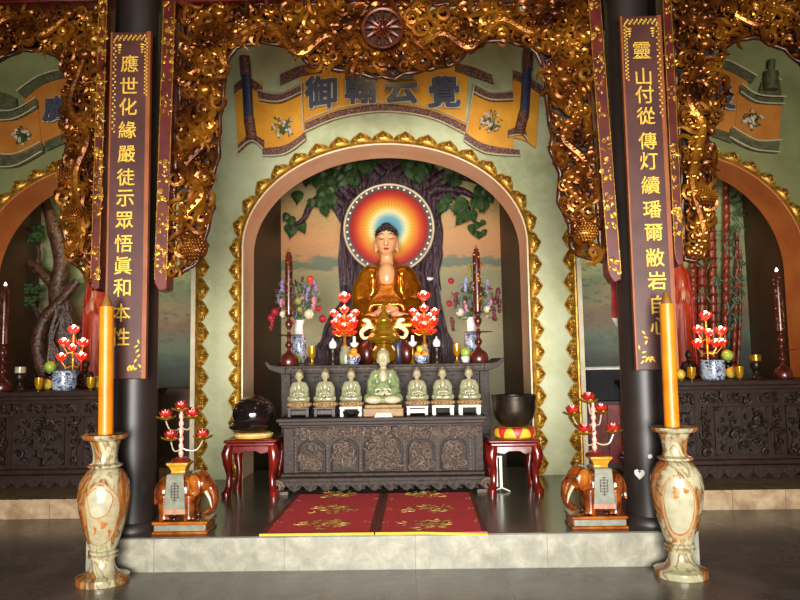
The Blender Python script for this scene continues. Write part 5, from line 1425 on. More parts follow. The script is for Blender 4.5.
# ------------------------------------------------------------------ marble floor vases with orange candles
YV = 4.84; uv = S(YV) * .95
PROF = [(26, 0), (26.4, .8), (26, 6.5), (24.5, 7.5), (19, 9), (14.5, 11.5), (12, 16), (11, 21), (11.4, 25)]
RING = [(11.4, 25), (14.5, 26), (15, 28), (12.5, 29.4), (14.6, 30.5), (14.8, 32.5), (12.6, 34)]
BODY = [(12.6, 34), (14.5, 39), (18, 49), (21.5, 61), (24.4, 74), (26, 86), (26, 95), (24.4, 104), (21, 111), (16.5, 116.5), (13.2, 119)]
FLNG = [(13.2, 119), (17.5, 120), (17.8, 122), (13, 124)]
NECK = [(13, 124), (12, 128), (12.2, 134), (13.5, 141), (15.5, 147)]
RIM = [(15.5, 147), (22.5, 150), (23.8, 152.5), (22.8, 154), (15, 153.4), (8, 153.2)]
def floor_vase(label, px, py_b, py_t, mat, flip):
    c = P(px, py_b, YV); t = thing('floor_vase', label, 'vase', (c.x, YV, 0), flip)
    top = ZZ(px, py_t, YV); k = top / (154 * uv); t['zk'] = k
    def pr(p): return [(r * uv, z * uv * k) for r, z in p]
    for nm, p in (('foot', PROF), ('collar_ring', RING), ('body', BODY), ('shoulder_flange', FLNG), ('neck', NECK)):
        MB().lathe(pr(p), 48).build(nm, m[mat], t)
    # fluted rim
    b = MB(); b.lathe(pr(RIM), 64)
    b.v = [(x * (1 + .02 * math.cos(16 * math.atan2(y, x)) * (1 if math.hypot(x, y) > 20 * uv else 0)), y * (1 + .02 * math.cos(16 * math.atan2(y, x)) * (1 if math.hypot(x, y) > 20 * uv else 0)), z) for x, y, z in b.v]
    b.build('rim', m[mat], t)
    return t, c.x, k * 153.4 * uv
def eye(t, cx, cz, rx, rz, mat, lift, wob):
    zk = t['zk']; cz *= zk; rz *= zk
    # natural concretion marking on the body, hugging its surface
    prof = [(r * uv, z * uv * zk) for r, z in BODY]
    def rad(z):
        for (r0, z0), (r1, z1) in zip(prof, prof[1:]):
            if z0 <= z <= z1: return r0 + (r1 - r0) * (z - z0) / (z1 - z0)
        return prof[-1][0] if z > prof[-1][1] else prof[0][0]
    v = []; f = []; nr, na = 8, 28
    for j in range(nr + 1):
        for i in range(na):
            a = 2 * PI * i / na; w = 1 + wob * math.sin(3 * a + 1) + wob * .6 * math.sin(5 * a)
            x = cx + rx * w * j / nr * math.cos(a); z = cz + rz * w * j / nr * math.sin(a) * (1.0 if math.sin(a) > 0 else 1.15)
            R = rad(z) + lift; ang = -PI / 2 + x / max(R, .05)
            v.append((R * math.cos(ang), R * math.sin(ang), z))
    for j in range(nr):
        for i in range(na):
            i2 = (i + 1) % na; f.append((j * na + i, j * na + i2, (j + 1) * na + i2, (j + 1) * na + i))
    return MB().add(v, f)
vl, vlx, vlh = floor_vase('onyx marble floor vase at the left, its body with a pale oval heart', 102.8, 580, 434, 'onyx', .38)
vr, vrx, vrh = floor_vase('onyx marble floor vase at the right, with a brown spot in its pale oval heart', 678, 576, 426.5, 'onyxb', -.36)
vr.location.x = XX(681, 576, YV); vrx = vr.location.x
def marks(v, e):
    for i, (cx, cz, rx, rz, mt, wob) in enumerate(e):
        eye(v, cx * uv, cz * uv, rx * uv, rz * uv, None, .0006 + .0007 * i, wob).build('onyx_marking', m[mt], v)
marks(vl, [(-2, 76, 17.5, 31, 'onyxrust', .06), (-2, 76, 16.6, 30, 'creamdim', .06), (-4, 87, 12.5, 15, 'onyxrust', .06), (-4, 87, 11.6, 14, 'onyxpale', .06), (0, 63, 3, 3.4, 'onyxrust', .2), (6, 54, 1.4, 4, 'onyxrust', .3), (-8, 58, 1.2, 4, 'onyxrust', .3)])
del vl['zk']
marks(vr, [(2, 74, 19, 33, 'onyxrust', .02), (2, 75, 17.3, 31, 'creamdim', .02), (2, 76, 15.5, 28, 'onyxrust', .02), (2, 77, 14.5, 27, 'onyxpale', .03), (2, 92, 5, 4.5, 'onyxrust', .2), (0, 88, 3.5, 4, 'onyxrust', .2), (9, 91, 3, 2, 'onyxrust', .1)])
def candle(label, x, z0, pxb, pyb, pxt, pyt, ytip):
    b0, t0 = P(pxb, pyb, YV), P(pxt, pyt, YV)
    H = t0.z - z0
    t = thing('candle', label, 'candle', (x, YV, z0))
    lean = (t0.x - b0.x); r = 7.3 * uv
    n = 10
    MB().tube([(lean * i / n, 0, H * i / n + .0005) for i in range(n + 1)], [r * (1.04 - .06 * i / n) for i in range(n + 1)], 28).build('wax', m['candle'], t)
    h2 = (pyt - ytip) * uv
    b = MB().lathe([(r * .78, 0), (r * .72, h2 * .25), (r * .45, h2 * .65), (r * .12, h2)], 18, (lean, 0, H)); b.build('tip', m['wick'], t)
    return t
candle('tall orange candle in the left onyx vase', vlx, vlh, 104.5, 433, 105.5, 307, 293)
candle('tall orange candle in the right onyx vase, leaning slightly left', vrx - .01, vrh, 675.5, 426, 670, 304, 290)

# ------------------------------------------------------------------ glazed elephants with lotus candelabra
del vr['zk']
YE = 5.2; ue = S(YE) * .92
m['wickdark'] = M('dark brown glaze line', '#2a1408')
def elephant(label, px, py, facing):
    c = P(px, py, YE); t = thing('elephant_stand', label, 'elephant figure', (c.x, YE, ZP), 0 if facing > 0 else PI)
    t['category'] = 'elephant figure'
    u = ue
    MB().box(-29 * u, 29 * u, -.13, .13, 0, 3 * u).box(-27.5 * u, 27.5 * u, -.12, .12, 3 * u, 10 * u).box(-29 * u, 29 * u, -.13, .13, 10 * u, 13 * u).build('plinth', m['elephr'], t, bev=.006)
    for sy in (-1, 1): MB().box(-26.5 * u, 26.5 * u, sy * .122 - .003, sy * .122 + .003, 3.6 * u, 9.4 * u).build('sage_panel', m['sage'], t)
    b = MB(); Z = 13 * u
    b.ell((-6 * u, 0, Z + 30 * u), (23 * u, 15 * u, 18 * u), 24, 16); b.ell((-20 * u, 0, Z + 28 * u), (11 * u, 14 * u, 17 * u), 16, 12)
    for x in (-19, 7):
        for sy in (-1, 1):
            b.tube([(x * u, sy * 8.5 * u, Z + 26 * u), (x * u, sy * 9 * u, Z + 12 * u), (x * u, sy * 9 * u, Z + 3 * u), ((x + 1) * u, sy * 9 * u, Z + .6 * u)], [8 * u, 6.4 * u, 6.2 * u, 7 * u], 12)
            for k in range(3): b.ell(((x + 6.2) * u, sy * 9 * u + (k - 1) * 3.2 * u, Z + 2 * u), (2 * u, 1.8 * u, 2 * u), 6, 5)
    b.ell((17 * u, 0, Z + 36 * u), (12.5 * u, 12 * u, 13 * u), 18, 12); b.ell((17 * u, 0, Z + 44 * u), (8 * u, 8 * u, 6 * u), 12, 8)
    b.tube([(22 * u, 0, Z + 36 * u), (29 * u, 0, Z + 30 * u), (31 * u, 0, Z + 20 * u), (29 * u, 0, Z + 10 * u), (24 * u, 0, Z + 5 * u), (20 * u, 0, Z + 6 * u)], [8 * u, 6.4 * u, 5.2 * u, 4.4 * u, 3.6 * u, 3 * u], 12)
    b.tube([(-30 * u, 0, Z + 36 * u), (-33 * u, 0, Z + 26 * u), (-32 * u, 2 * u, Z + 14 * u)], [1.8 * u, 1.5 * u, 2.2 * u], 8)
    b.fuse('body', m['eleph'], t, .0085, 3)
    for sy in (-1, 1):
        e = MB(); e.ell((13 * u, sy * 11.5 * u, Z + 36 * u), (8.6 * u, 2.4 * u, 11.5 * u), 16, 10, 0, Matrix.Rotation(sy * .35, 3, 'Z')); e.tube([(7 * u, sy * 12.5 * u, Z + 41 * u), (8 * u, sy * 14.2 * u, Z + 34 * u), (13 * u, sy * 14.4 * u, Z + 28 * u), (18 * u, sy * 12 * u, Z + 31 * u)], 1.3 * u, 7)
        e.build('ear', m['elephr'], t)
        MB().tube([(24 * u, sy * 7 * u, Z + 29 * u), (29 * u, sy * 9 * u, Z + 21 * u), (31 * u, sy * 9 * u, Z + 12 * u)], [2 * u, 1.6 * u, .5 * u], 8).build('tusk', m['cream'], t)
        MB().ell((24 * u, sy * 8.6 * u, Z + 39 * u), (1.5 * u, 1.2 * u, 1.6 * u), 8, 6).build('eye', m['black'], t)
        # saddle cloth hanging over each flank
        tz = [(-17 * u, Z + 12 * u), (5 * u, Z + 12 * u), (3 * u, Z + 47 * u), (-15 * u, Z + 47 * u)]
        MB().prism(tz, sy * 15.6 * u - .006, sy * 15.6 * u + .006).build('saddle_cloth', m['sage'], t, bev=.003)
        MB().prism([(-17.6 * u, Z + 7 * u), (5.6 * u, Z + 7 * u), (5.2 * u, Z + 12.5 * u), (-17.2 * u, Z + 12.5 * u)], sy * 15.6 * u - .008, sy * 15.6 * u + .008).build('cloth_fringe', m['pinkglaze'], t, bev=.003)
        g = MB(); gy = sy * (15.6 * u + .009)
        for zz, hw in ((8.5, 2.2), (6, 4), (3, 2.6), (0, 4.2), (-3, 2.6), (-6, 4), (-8.5, 2.2)): g.box((-6 - hw) * u, (-6 + hw) * u, gy - .002, gy + .002, Z + (30 + zz) * u, Z + (31 + zz) * u)
        for xx in (-4, 3.2): g.box((-6 + xx) * u, (-6 + xx + .9) * u, gy - .002, gy + .002, Z + 24 * u, Z + 37 * u)
        g.box(-6.45 * u, -5.55 * u, gy - .0025, gy + .0025, Z + 20 * u, Z + 40 * u)
        g.build('longevity_mark', m['wickdark'], t)
    MB().box(-15 * u, 3 * u, -15.6 * u, 15.6 * u, Z + 45 * u, Z + 48 * u).build('saddle_top', m['sage'], t, bev=.003)
    MB().lathe([(11 * u, Z + 48 * u), (10 * u, Z + 50 * u), (13 * u, Z + 55 * u), (16 * u, Z + 57 * u), (16.5 * u, Z + 59 * u), (13 * u, Z + 59.6 * u)], 4, (-6 * u, 0, 0)).xf(Matrix.Translation((-6 * u, 0, 0)) @ Matrix.Rotation(PI / 4, 4, 'Z') @ Matrix.Translation((6 * u, 0, 0))).build('offering_tray', m['yellowglaze'], t, ang=.3, bev=.004)
    hb_ = MB()
    for k in range(5): hb_.ell(((9 + 3 * k) * u, 0, Z + (48 + 1.4 * math.sin(k)) * u), (2.2 * u, 3.4 * u, 1.6 * u), 8, 6)
    hb_.build('headdress', m['sage'], t)
    return t, c.x + (-6 * u if facing > 0 else 6 * u), ZP + (Z + 59.6 * u)
def candelabra(label, x, z, fl, u=None):
    u = S(YE) * 1.04; t = thing('lotus_candelabrum', label, 'candelabrum', (x, YE, z))
    H = max(f[1] for f in fl) 
    MB().lathe([(r * u, zz * u) for r, zz in [(9, 0), (9.4, 1), (7, 3), (3, 4.4)]], 20).build('base', m['rosewood'], t)
    st = MB(); zz = 4
    pr = [(2.2, 4)]
    while zz < H - 6: pr += [(1.3, zz + .5), (2.3, zz + 2.5), (2.3, zz + 4.5), (1.3, zz + 6.5)]; zz += 7
    pr += [(1.2, H)]
    st.lathe([(r * u, q * u) for r, q in pr], 14).build('stem', m['lotuspink'], t)
    for i, (fx, fz, fy) in enumerate(fl):
        if abs(fx) > 1:
            za_ = fz - 3 - 1
            MB().tube([(lambda p: (p.x * u, fy * u * p.x / fx, p.y * u))(q) for q in bez([(0, za_ - 3), (fx * .35, za_ - 6), (fx * .75, za_ - 5), (fx, za_ + 3)], 5)], .7 * u, 7).build('arm', m['creamdim'], t)
        pos = (fx * u, fy * u, fz * u)
        f = lotus(MB(), pos, 8.4 * u, 7, .58).build('lotus_cup', m['lotusred'], t)
        o = lotus(MB(), (pos[0], pos[1], pos[2] - .5 * u), 9.6 * u, 8, .85, 1)
        o.v = [(a, b_, pos[2] + (c_ - pos[2]) * .42) for a, b_, c_ in o.v]
        o = o.build('outer_petals', m['gold']); o.parent = f
    return t
t, ex, ez = elephant('russet glazed elephant figure facing right, before the left column', 185, 532, 1)
candelabra('candelabrum of five red lotus cups on the left elephant', XX(181, 460, YE), ez, [(0, 47, 0), (-16, 39, 3), (11, 40, -2), (-8, 20, -5), (20, 20, 2)])
t, ex, ez = elephant('amber-russet glazed elephant figure facing left, before the right column', 596, 529.5, -1)
candelabra('candelabrum of five red lotus cups on the right elephant', XX(595, 457, YE), ez, [(-4, 49, 0), (-19, 37, 3), (9, 38, 6), (-10, 20, -5), (18, 20, 0)])
# ------------------------------------------------------------------ side altars
YSA = 7.05
def side_altar(label, cx, hw, ztop, sd):
    t = thing('altar_table', label, 'altar table', (cx, YSA + .35, ZP2))
    z0 = ZP2; H = ztop - z0; y = YSA
    MB().box(cx - hw - .05, cx + hw + .05, y - .05, y + .75, ztop - .05, ztop).box(cx - hw - .02, cx + hw + .02, y - .03, y + .75, ztop - .09, ztop - .05).build('top', m['darkwoodplain'], t, world=True, bev=.008)
    MB().box(cx - hw, cx + hw, y + .02, y + .72, z0 + .2, ztop - .09).build('body', m['darkwoodplain'], t, world=True)
    MB().box(cx - hw - .03, cx + hw + .03, y - .03, y + .72, z0 + .2, z0 + .25).box(cx - hw - .05, cx + hw + .05, y - .05, y + .72, z0 + .16, z0 + .2).build('base_moulding', m['darkwoodplain'], t, world=True, bev=.01)
    MB().prism(scallop(cx - hw - .04, cx + hw + .04, z0 + .17, z0 + .07, 14, .06), y - .05, y - .02).build('scalloped_apron', m['darkwood'], t, world=True)
    for sx in (-1, 1): 
        MB().box(cx + sx * (hw - .06) - .06, cx + sx * (hw - .06) + .06, y - .04, y + .1, z0, z0 + .16).build('foot', m['darkwood'], t, world=True, bev=.01)
        MB().box(cx + sx * (hw - .06) - .06, cx + sx * (hw - .06) + .06, y + .03, y + .66, z0, z0 + .16).build('side_plinth', m['darkwoodplain'], t, world=True)
    zs0, zs1 = z0 + .27, ztop - .11
    rnd = random.Random(int(cx * 10) + 50)
    # frieze of small panels above, larger panels with lattice edges below
    n = 7; w = 2 * hw / n; zm = zs1 - (zs1 - zs0) * .2
    for k in range(n):
        x0, x1_ = cx - hw + k * w + .03, cx - hw + (k + 1) * w - .03
        f = MB().box(x0, x1_, y + .008, y + .03, zm + .02, zs1 - .02).build('frieze_panel', m['darkwood'], t, world=True, bev=.006)
        rl = carve([(x0 + .02, zm + .03), (x1_ - .02, zm + .03), (x1_ - .02, zs1 - .03), (x0 + .02, zs1 - .03)], y + .01, 8, 4, 8, .008, S(y) * .8, rnd)
        rl.xf(t.matrix_basis.inverted()); o = rl.build('carved_relief', m['darkwood']); o.parent = f
    wid = [.35, 1.25, .35, 1.7, .35, 1.25, .35]; tot = sum(wid); x = cx - hw
    for k, q in enumerate(wid):
        ww = q / tot * 2 * hw; x0, x1_ = x + .03, x + ww - .03; x += ww
        f = MB().box(x0, x1_, y + .008, y + .03, zs0 + .02, zm - .02).build('front_panel', m['darkwood'], t, world=True, bev=.006)
        rl = carve([(x0 + .03, zs0 + .05), (x1_ - .03, zs0 + .05), (x1_ - .03, zm - .05), (x0 + .03, zm - .05)], y + .01, int(14 + 40 * (ww - .2)), 4, 9, .01, S(y) * .9, rnd)
        rl.xf(t.matrix_basis.inverted()); o = rl.build('carved_relief', m['darkwood']); o.parent = f
        fr = MB()
        for (a0, a1, b0, b1) in ((x0, x1_, zm - .03, zm - .02), (x0, x1_, zs0 + .02, zs0 + .03), (x0, x0 + .012, zs0 + .02, zm - .02), (x1_ - .012, x1_, zs0 + .02, zm - .02)): fr.box(a0, a1, y - .002, y + .01, b0, b1)
        fr.xf(t.matrix_basis.inverted()); o = fr.build('panel_moulding', m['darkwoodplain']); o.parent = f
    return t
ZSL, ZSR = ZZ(60, 390.5, YSA), ZZ(725, 381, YSA)
Zs = (ZSL + ZSR) / 2
hwS = 1.42
def altar_span(a, b): return ((XX(a, 430, YSA) + XX(b, 430, YSA)) / 2, (XX(b, 430, YSA) - XX(a, 430, YSA)) / 2)
side_altar('dark carved altar table in the left side bay', *altar_span(-60, 136), Zs, -1)
side_altar('dark carved altar table in the right side bay', *altar_span(644, 840), Zs, 1)
YSO = YSA + .2; us = S(YSO)
def on_side(px, dy=0, py=385): return (XX(px, py, YSO + dy), YSO + dy, Zs)
def offering_set(sd, xs, fruits):
    nm = sd
    c = on_side(xs['pot'])
    pot('offering_pot', f'blue and white porcelain pot on the {sd} side altar, under the lit lotus lamp', 'pot', c, [(10, 0), (10.8, 1), (11.6, 4), (11.6, 15), (11, 18), (11.8, 19.5), (10.4, 19.5), (10, 16)], m['bluewhite'], us)
    fl = [(dx, dy, z, r) for dx, dy, z, r in xs['fl']]
    lotus_lamp('lotus_lamp', f'lit red lotus lamp of six flowers on the {sd} side altar', (c[0] + xs.get('lx', 0) * us, c[1] + .3, Zs), us, fl, max(f[2] for f in fl) - 1, ring=False)
offering_set('left', {'pot': 64.5, 'lx': -6, 'fl': [(0, 0, 58, 5.5), (-9, -2, 45, 5.2), (11, -2, 44, 5.5), (-11, -3, 30, 5), (10, -3, 30, 5.2), (1, -4, 40, 4.2)]}, 0)
offering_set('right', {'pot': 713.5, 'lx': 8, 'fl': [(0, 0, 61, 5.5), (-9, -2, 47, 5), (14, -2, 45, 5.5), (-11, -3, 33, 5), (8, -3, 33, 5), (14, -3, 34, 4.5), (1, -4, 44, 4.6)]}, 0)
# cups, candle pots, fruit of the side altars
def amber_cup(label, px, py):
    c = on_side(px, -.05); t = thing('offering_cup', label, 'cup', c)
    MB().lathe([(r * us, z * us) for r, z in [(3, 0), (3.2, 1), (2.6, 2), (3.8, 6), (4.2, 13), (3.8, 13), (3, 6), (.5, 3)]], 18).build('bowl', m['amber'], t)
    MB().lathe([(3.2 * us, 0), (3.3 * us, 1.4 * us), (2.7 * us, 2 * us)], 18).build('foot', m['bronze'], t)
amber_cup('amber offering cup left of the pot on the left side altar', 39, 0); amber_cup('amber offering cup right of the pot on the left side altar', 91, 0)
amber_cup('amber offering cup left of the pot on the right side altar', 692, 0); amber_cup('amber offering cup right of the pot on the right side altar', 740, 0)
def candle_pot(label, px, top):
    c = on_side(px); t = thing('candle_pot', label, 'candle holder', c)
    MB().lathe([(r * us, z * us) for r, z in [(4.6, 0), (5, 1.5), (3, 4), (2.6, 8), (5.2, 11), (5.4, 16), (4.6, 18)]], 20).build('stand', m['bronze'], t)
    MB().lathe([(5 * us, 18 * us), (5.2 * us, 19 * us), (5 * us, 24 * us), (1 * us, 24.5 * us)], 20).build('wax', m[top], t)
candle_pot('dark pot with a pale candle at the left of the left side altar', 20, 'creamdim'); candle_pot('dark pot with a gilt lid at the right of the right side altar', 757, 'brass')
for px, r, l, mt in ((47, 3.6, 'small yellow fruit left of the pot on the left side altar', 'yellowfruit'), (96, 4.2, 'yellow fruit behind the right amber cup, left side altar', 'yellowfruit'), (681, 3.4, 'small yellow fruit beside the orange candle, right side altar', 'yellowfruit'), (733, 4, 'yellow fruit to the right of the pot, right side altar', 'yellowfruit')):
    fruit('pear', l, 'fruit', on_side(px, .14), r * us * 1.6, m[mt])
cL, cR = on_side(52, .12), on_side(726, .12)
for c, l in ((on_side(50, .3), 'green pomelo behind the pot on the left side altar'), (on_side(729, .3), 'green pomelo behind the pot on the right side altar')):
    pz = MB().lathe([(7 * us, 0), (7.4 * us, 2 * us), (4 * us, 4 * us), (3 * us, 14 * us), (7 * us, 17 * us), (7 * us, 18 * us), (1 * us, 18 * us)], 20)
    t2 = thing('fruit_stand', l.replace('green pomelo behind', 'dark stand for the pomelo behind'), 'stand', c); pz.build('dish', m['bronze'], t2)
    fruit('pomelo', l, 'fruit', (c[0], c[1], Zs + 18 * us), 6 * us, m['pomelo'])
tall_stick('tall red turned candlestick on the left side altar, its tip lit', 2, YSO + .02, Zs, 389, us * .93, True, None)
tall_stick('tall red turned candlestick on the right side altar, its tip lit', 783.5, YSO + .02, Zs, 379, us * .93, True, None)
# small dark seated figures standing among the offerings
def monk(label, px, dy):
    c = on_side(px, dy); t = thing('seated_figurine', label, 'figurine', c)
    buddha_parts(t, 9 * us, m['bronze'], m['bronze'], m['black'], vox=.11)
monk('small dark seated figurine at the right of the left side altar', 86, .42); monk('small dark seated figurine at the left of the right side altar', 690, .42)
# red-robed standing statues in the side niches
def robed(label, px, ybot, ytop, face):
    Y = 9.0; z0 = 1.15; c = P(px, 330, Y); H = ZZ(px, ytop, Y) - z0
    t = thing('robed_statue', label, 'statue', (c.x, Y, z0))
    k = H / 7.0; t.scale = (.4, .4, 1)
    b = MB(); b.tube([(0, 0, .02 * k), (0, 0, 2 * k), (0, 0, 3.6 * k), (0, 0, 5.0 * k), (0, 0, 5.9 * k)], [1.25 * k, 1.05 * k, .85 * k, .95 * k, .45 * k], 20)
    for sx in (-1, 1):
        b.tube([(sx * .7 * k, 0, 5.5 * k), (sx * 1.1 * k, -.1 * k, 4.4 * k), (sx * .5 * k, -.9 * k, 4.0 * k)], [.4 * k, .42 * k, .4 * k], 10); b.tube([(sx * .9 * k, -.5 * k, 4.2 * k), (sx * 1.0 * k, -.5 * k, 2.6 * k)], [.35 * k, .3 * k], 8)
    for j in range(12):
        a = PI + PI * j / 11; b.tube([(1.0 * k * math.cos(a), .95 * k * math.sin(a), 3.8 * k), (1.08 * k * math.cos(a), 1.02 * k * math.sin(a), 2 * k), (1.24 * k * math.cos(a + .06), 1.2 * k * math.sin(a + .06), .2 * k)], .1 * k, 6)
    b.fuse('robe', m['orangecloth'], t, .03, 2)
    s = MB().ell((0, -.05 * k, 6.5 * k), (.38 * k, .42 * k, .52 * k), 16, 12).tube([(0, 0, 5.8 * k), (0, 0, 6.2 * k)], .22 * k, 10).ell((0, -.46 * k, 6.45 * k), (.06 * k, .08 * k, .14 * k), 8, 6)
    for sx in (-1, 1):
        s.ell((sx * .12 * k, -.98 * k, 4.2 * k), (.12 * k, .08 * k, .34 * k), 10, 8); s.ell((sx * .38 * k, 0, 6.45 * k), (.05 * k, .1 * k, .2 * k), 6, 6)
        for j in range(4): s.tube([(sx * .13 * k, (-1.02 + .06 * j) * k, 4.4 * k), (sx * .09 * k, (-1.02 + .05 * j) * k, 4.75 * k), (sx * .03 * k, (-1.0 + .05 * j) * k, (4.95 - .04 * j) * k)], .05 * k, 6)
    s.fuse('body', m['skin'], t, .018, 2)
    for sx in (-1, 1): MB().tube([(sx * .95 * k, -.3 * k, 5.2 * k), (sx * 1.15 * k, -.7 * k, 3.8 * k), (sx * 1.1 * k, -1.0 * k, 2.0 * k), (sx * 1.2 * k, -1.1 * k, .5 * k)], [.14 * k, .2 * k, .2 * k, .12 * k], 8).build('sash', m['redcloth'], t)
    MB().ell((0, .05 * k, 6.85 * k), (.4 * k, .42 * k, .3 * k), 12, 8).build('hair', m['darkhair'], t)
robed('red and orange robed standing statue in the left niche, half hidden by the carved screen', 95, 375, 252, 1)
robed('red and orange robed standing statue in the right niche, half hidden by the orange candle', 682, 375, 240, -1)
# relief trees of the side niches
YT2 = YB - .08
def px_tube(b, pts, rads, Y, seg=9, dy=0):
    q = bez(pts, 6); n = len(q); rr = []
    for i in range(n):
        f = i / (n - 1) * (len(rads) - 1); j = min(int(f), len(rads) - 2); rr.append((rads[j] + (rads[j + 1] - rads[j]) * (f - j)) * S(Y))
    b.tube([(lambda p: (p.x, Y - dy, p.z))(P(v.x, v.y, Y - dy)) for v in q], rr, seg)
c = P(60, 376, YT2); t = thing('relief_tree', 'gnarled brown relief pine with green needle pads in the left niche', 'tree', (c.x, YT2, 1.15))
b = MB()
px_tube(b, [(62, 378), (66, 345), (62, 315), (58, 290), (62, 262), (54, 229), (46, 204), (34, 186)], [20, 13, 11, 9, 8, 7, 5, 4], YT2, 10, .3)
px_tube(b, [(46, 376), (38, 345), (46, 318), (62, 300), (78, 281)], [8, 7, 6, 5, 4], YT2, 9, .42)
px_tube(b, [(58, 290), (46, 276), (36, 268), (30, 262)], [7, 6, 5, 4], YT2, 8, .25); px_tube(b, [(36, 268), (39, 255), (38, 246)], [3, 2, 1.5], YT2, 7, .2); px_tube(b, [(50, 330), (40, 318), (34, 306)], [4, 2.5, 2], YT2, 7, .25)
px_tube(b, [(74, 376), (78, 350), (72, 325), (66, 300)], [9, 7, 5, 3], YT2, 8, .4)
for k in range(26): px_tube(b, [(rnd.uniform(44, 80), 376), (rnd.uniform(50, 76), 340), (rnd.uniform(56, 68), 305)], [1.4, 1.8, .8], YT2, 5, .52)
b.build('trunk', m['brownbark'], t, world=True)
b = MB()
for cx, cy, w in ((44, 241, 9), (41, 291, 7), (40, 303, 7), (46, 234, 6), (44, 180, 9)):
    for k in range(26):
        p = P(cx + rnd.uniform(-w, w), cy + rnd.uniform(-4, 4) , YT2); b.ell((p.x, YT2 - .22 - rnd.uniform(0, .06), p.z), (2.6 * S(YT2), .03, 1.7 * S(YT2)), 6, 5)
b.build('foliage', m['leafdark'], t, world=True)
c = P(712, 376, YT2); t = thing('relief_bamboo', 'red-brown relief bamboo stalks with dark leaves in the right niche', 'bamboo', (c.x, YT2, 1.15))
for (xb, xt, yt, w) in ((700, 697, 150, 4.6), (712, 706, 150, 4.2), (722, 724, 160, 3.4), (731, 735, 232, 2.2), (692, 688, 190, 3.6), (736, 738, 250, 1.6)):
    b = MB(); y = 376
    pts = []; rr = []
    while y > yt:
        f = (376 - y) / (376 - yt); x = xb + (xt - xb) * f + 2 * math.sin(f * 3)
        for d, k in ((0, 1.25), (1.2, .92), (7.5, .9), (8.8, 1.2)):
            p = P(x, y - d, YT2); pts.append((p.x, YT2 - .04, p.z)); rr.append(w * k * S(YT2))
        y -= 9
    b.tube(pts, rr, 9).build('stalk', m['bamboo'], t, world=True)
b = MB()
for cx, cy in ((733, 185), (734, 200), (728, 175), (735, 215), (734, 228), (725, 240), (735, 262), (733, 280), (700, 295), (735, 292), (728, 250), (702, 262), (716, 285), (733, 300), (733, 320), (728, 310)):
    for k in range(7):
        p = P(cx + rnd.uniform(-6, 6), cy + rnd.uniform(-6, 6), YT2)
        b.ell((p.x, YT2 - .1, p.z), (.85 * S(YT2), .008, 5 * S(YT2)), 5, 5, 0, Matrix.Rotation(rnd.uniform(-1.3, 1.3), 3, 'Y'))
b.build('foliage', m['leafdark'], t, world=True)
# painted rocks and people at the foot of the left mural are part of a painted panel
# black ribbed amplifier on a dark red cabinet behind the right elephant
YX = 7.82
x0, x1_ = XX(586, 400, YX), XX(627, 400, YX); zc = ZZ(600, 401, YX); zt2 = ZZ(600, 367, YX)
t = thing('cabinet', 'dark red cabinet behind the right elephant, under the black heater', 'cabinet', ((x0 + x1_) / 2, YX + .18, ZP))
MB().box(x0, x1_, YX, YX + .36, ZP, zc).build('body', m['darkwoodplain'], t, world=True, bev=.006)
for a, b_ in ((x0 + .02, (x0 + x1_) / 2 - .005), ((x0 + x1_) / 2 + .005, x1_ - .02)):
    d = MB().box(a, b_, YX - .012, YX - .001, ZP + .06, zc - .04).build('door', m['rosewood'], t, world=True, bev=.004)
t = thing('heater', 'black ribbed heater with a pale top edge on the dark red cabinet', 'heater', ((x0 + x1_) / 2, YX + .17, zc))
MB().box(x0 + .01, x1_ - .01, YX + .03, YX + .3, zc, zt2 - .03).build('case', m['blackplastic'], t, world=True, bev=.01)
rb = MB()
for k in range(16):
    x = x0 + .02 + (x1_ - x0 - .04) * (k + .5) / 16; rb.box(x - .006, x + .006, YX + .018, YX + .03, zc + .02, zt2 - .06)
rb.build('ribbed_grille', m['blackplastic'], t, world=True)
MB().box(x0 + .005, x1_ - .005, YX + .02, YX + .31, zt2 - .03, zt2 - .012).box(x0 + .005, x1_ - .005, YX + .02, YX + .31, zt2 - .008, zt2).build('pale_top_edge', m['whitepaint'], t, world=True, bev=.004)
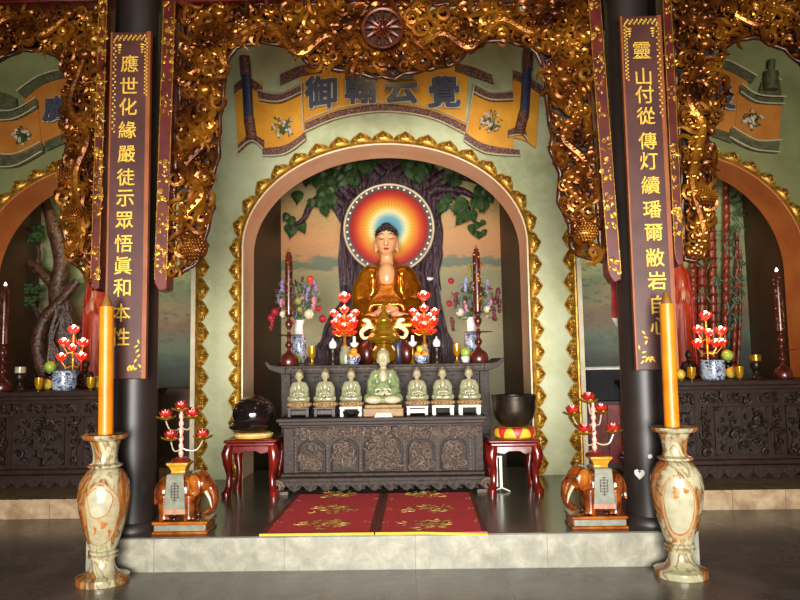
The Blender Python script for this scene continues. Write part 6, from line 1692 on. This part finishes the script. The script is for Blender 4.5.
# crimson hanging cloth beside the right column
Yh = 5.55; a, b_ = P(614.5, 270, Yh), P(614.5, 318, Yh)
t = thing('hanging_cloth', 'narrow crimson cloth with a white tip hanging beside the right column', 'banner', (a.x, Yh, a.z))
L = a.z - b_.z; w = .035
A = [(-w, .012 * math.sin(i * .9), -L * i / 10) for i in range(11)]; B = [(w, .012 * math.sin(i * .9 + .6), -L * i / 10) for i in range(11)]
MB().strip(A, B, .006).build('cloth', m['redcloth'], t)
MB().prism([(-w, -L), (w, -L), (w * .9, -L - .05), (0, -L - .075), (-w * .2, -L - .06)], .0, .01).build('white_tip', m['whitepaint'], t)
MB().tube([(0, .004, 0), (0, .03, .35), (-.02, .05, ZTOP - a.z)], .003, 5).build('cord', m['redcloth'], t)

# ------------------------------------------------------------------ light
def light(name, kind, loc, energy, color, size=None, sizey=None, rot=None, spread=None, rad=None):
    l = bpy.data.lights.new(name, kind); l.energy = energy; l.color = color
    if kind == 'AREA':
        l.shape = 'RECTANGLE'; l.size = size; l.size_y = sizey
        if spread: l.spread = spread
    elif rad: l.shadow_soft_size = rad
    o = link(bpy.data.objects.new(name, l)); o.location = loc
    if rot: o.rotation_euler = rot
    return o
W = bpy.data.worlds.new('world'); sc.world = W; W.use_nodes = True
W.node_tree.nodes['Background'].inputs[0].default_value = (0.55, 0.5, 0.42, 1); W.node_tree.nodes['Background'].inputs[1].default_value = 0.10
# daylight of the open temple front, behind the camera
light('daylight', 'AREA', (0.0, -4.5, 1.2), 460, (1.0, 0.97, 0.91), 6.0, 3.2, (math.radians(89), 0, 0), math.radians(62))
# lamps: warm bulb at the top of the central niche, and the glow of the red lotus lamps
light('niche_light', 'AREA', (acx, 8.15, 3.75), 5, (1.0, .72, .42), 1.6, .2, (math.radians(38), 0, 0))
for px in (345, 425):
    c = P(px, 318, YO); light('lotus_glow', 'POINT', (c.x, c.y + .25, c.z), 7, (1.0, .28, .14), rad=.12)
for px, py in ((58, 345), (722, 345)):
    c = P(px, py, YSO); light('lotus_glow', 'POINT', (c.x, c.y + .1, c.z + .1), 3.5, (1.0, .35, .22), rad=.12)
for cx in (LCX, RCX): light('niche_light', 'AREA', (cx, 8.85, 3.6), 16, (1.0, .8, .5), 1.2, .2, (math.radians(38), 0, 0))  # unseen fill lights added to brighten the side niche murals
light('hall_bulb', 'POINT', (acx, 6.4, 4.9), 9, (1.0, .66, .3), rad=.2)
light('hall_bulb', 'POINT', (0.0, 3.2, 4.7), 26, (1.0, .62, .32), rad=.25)
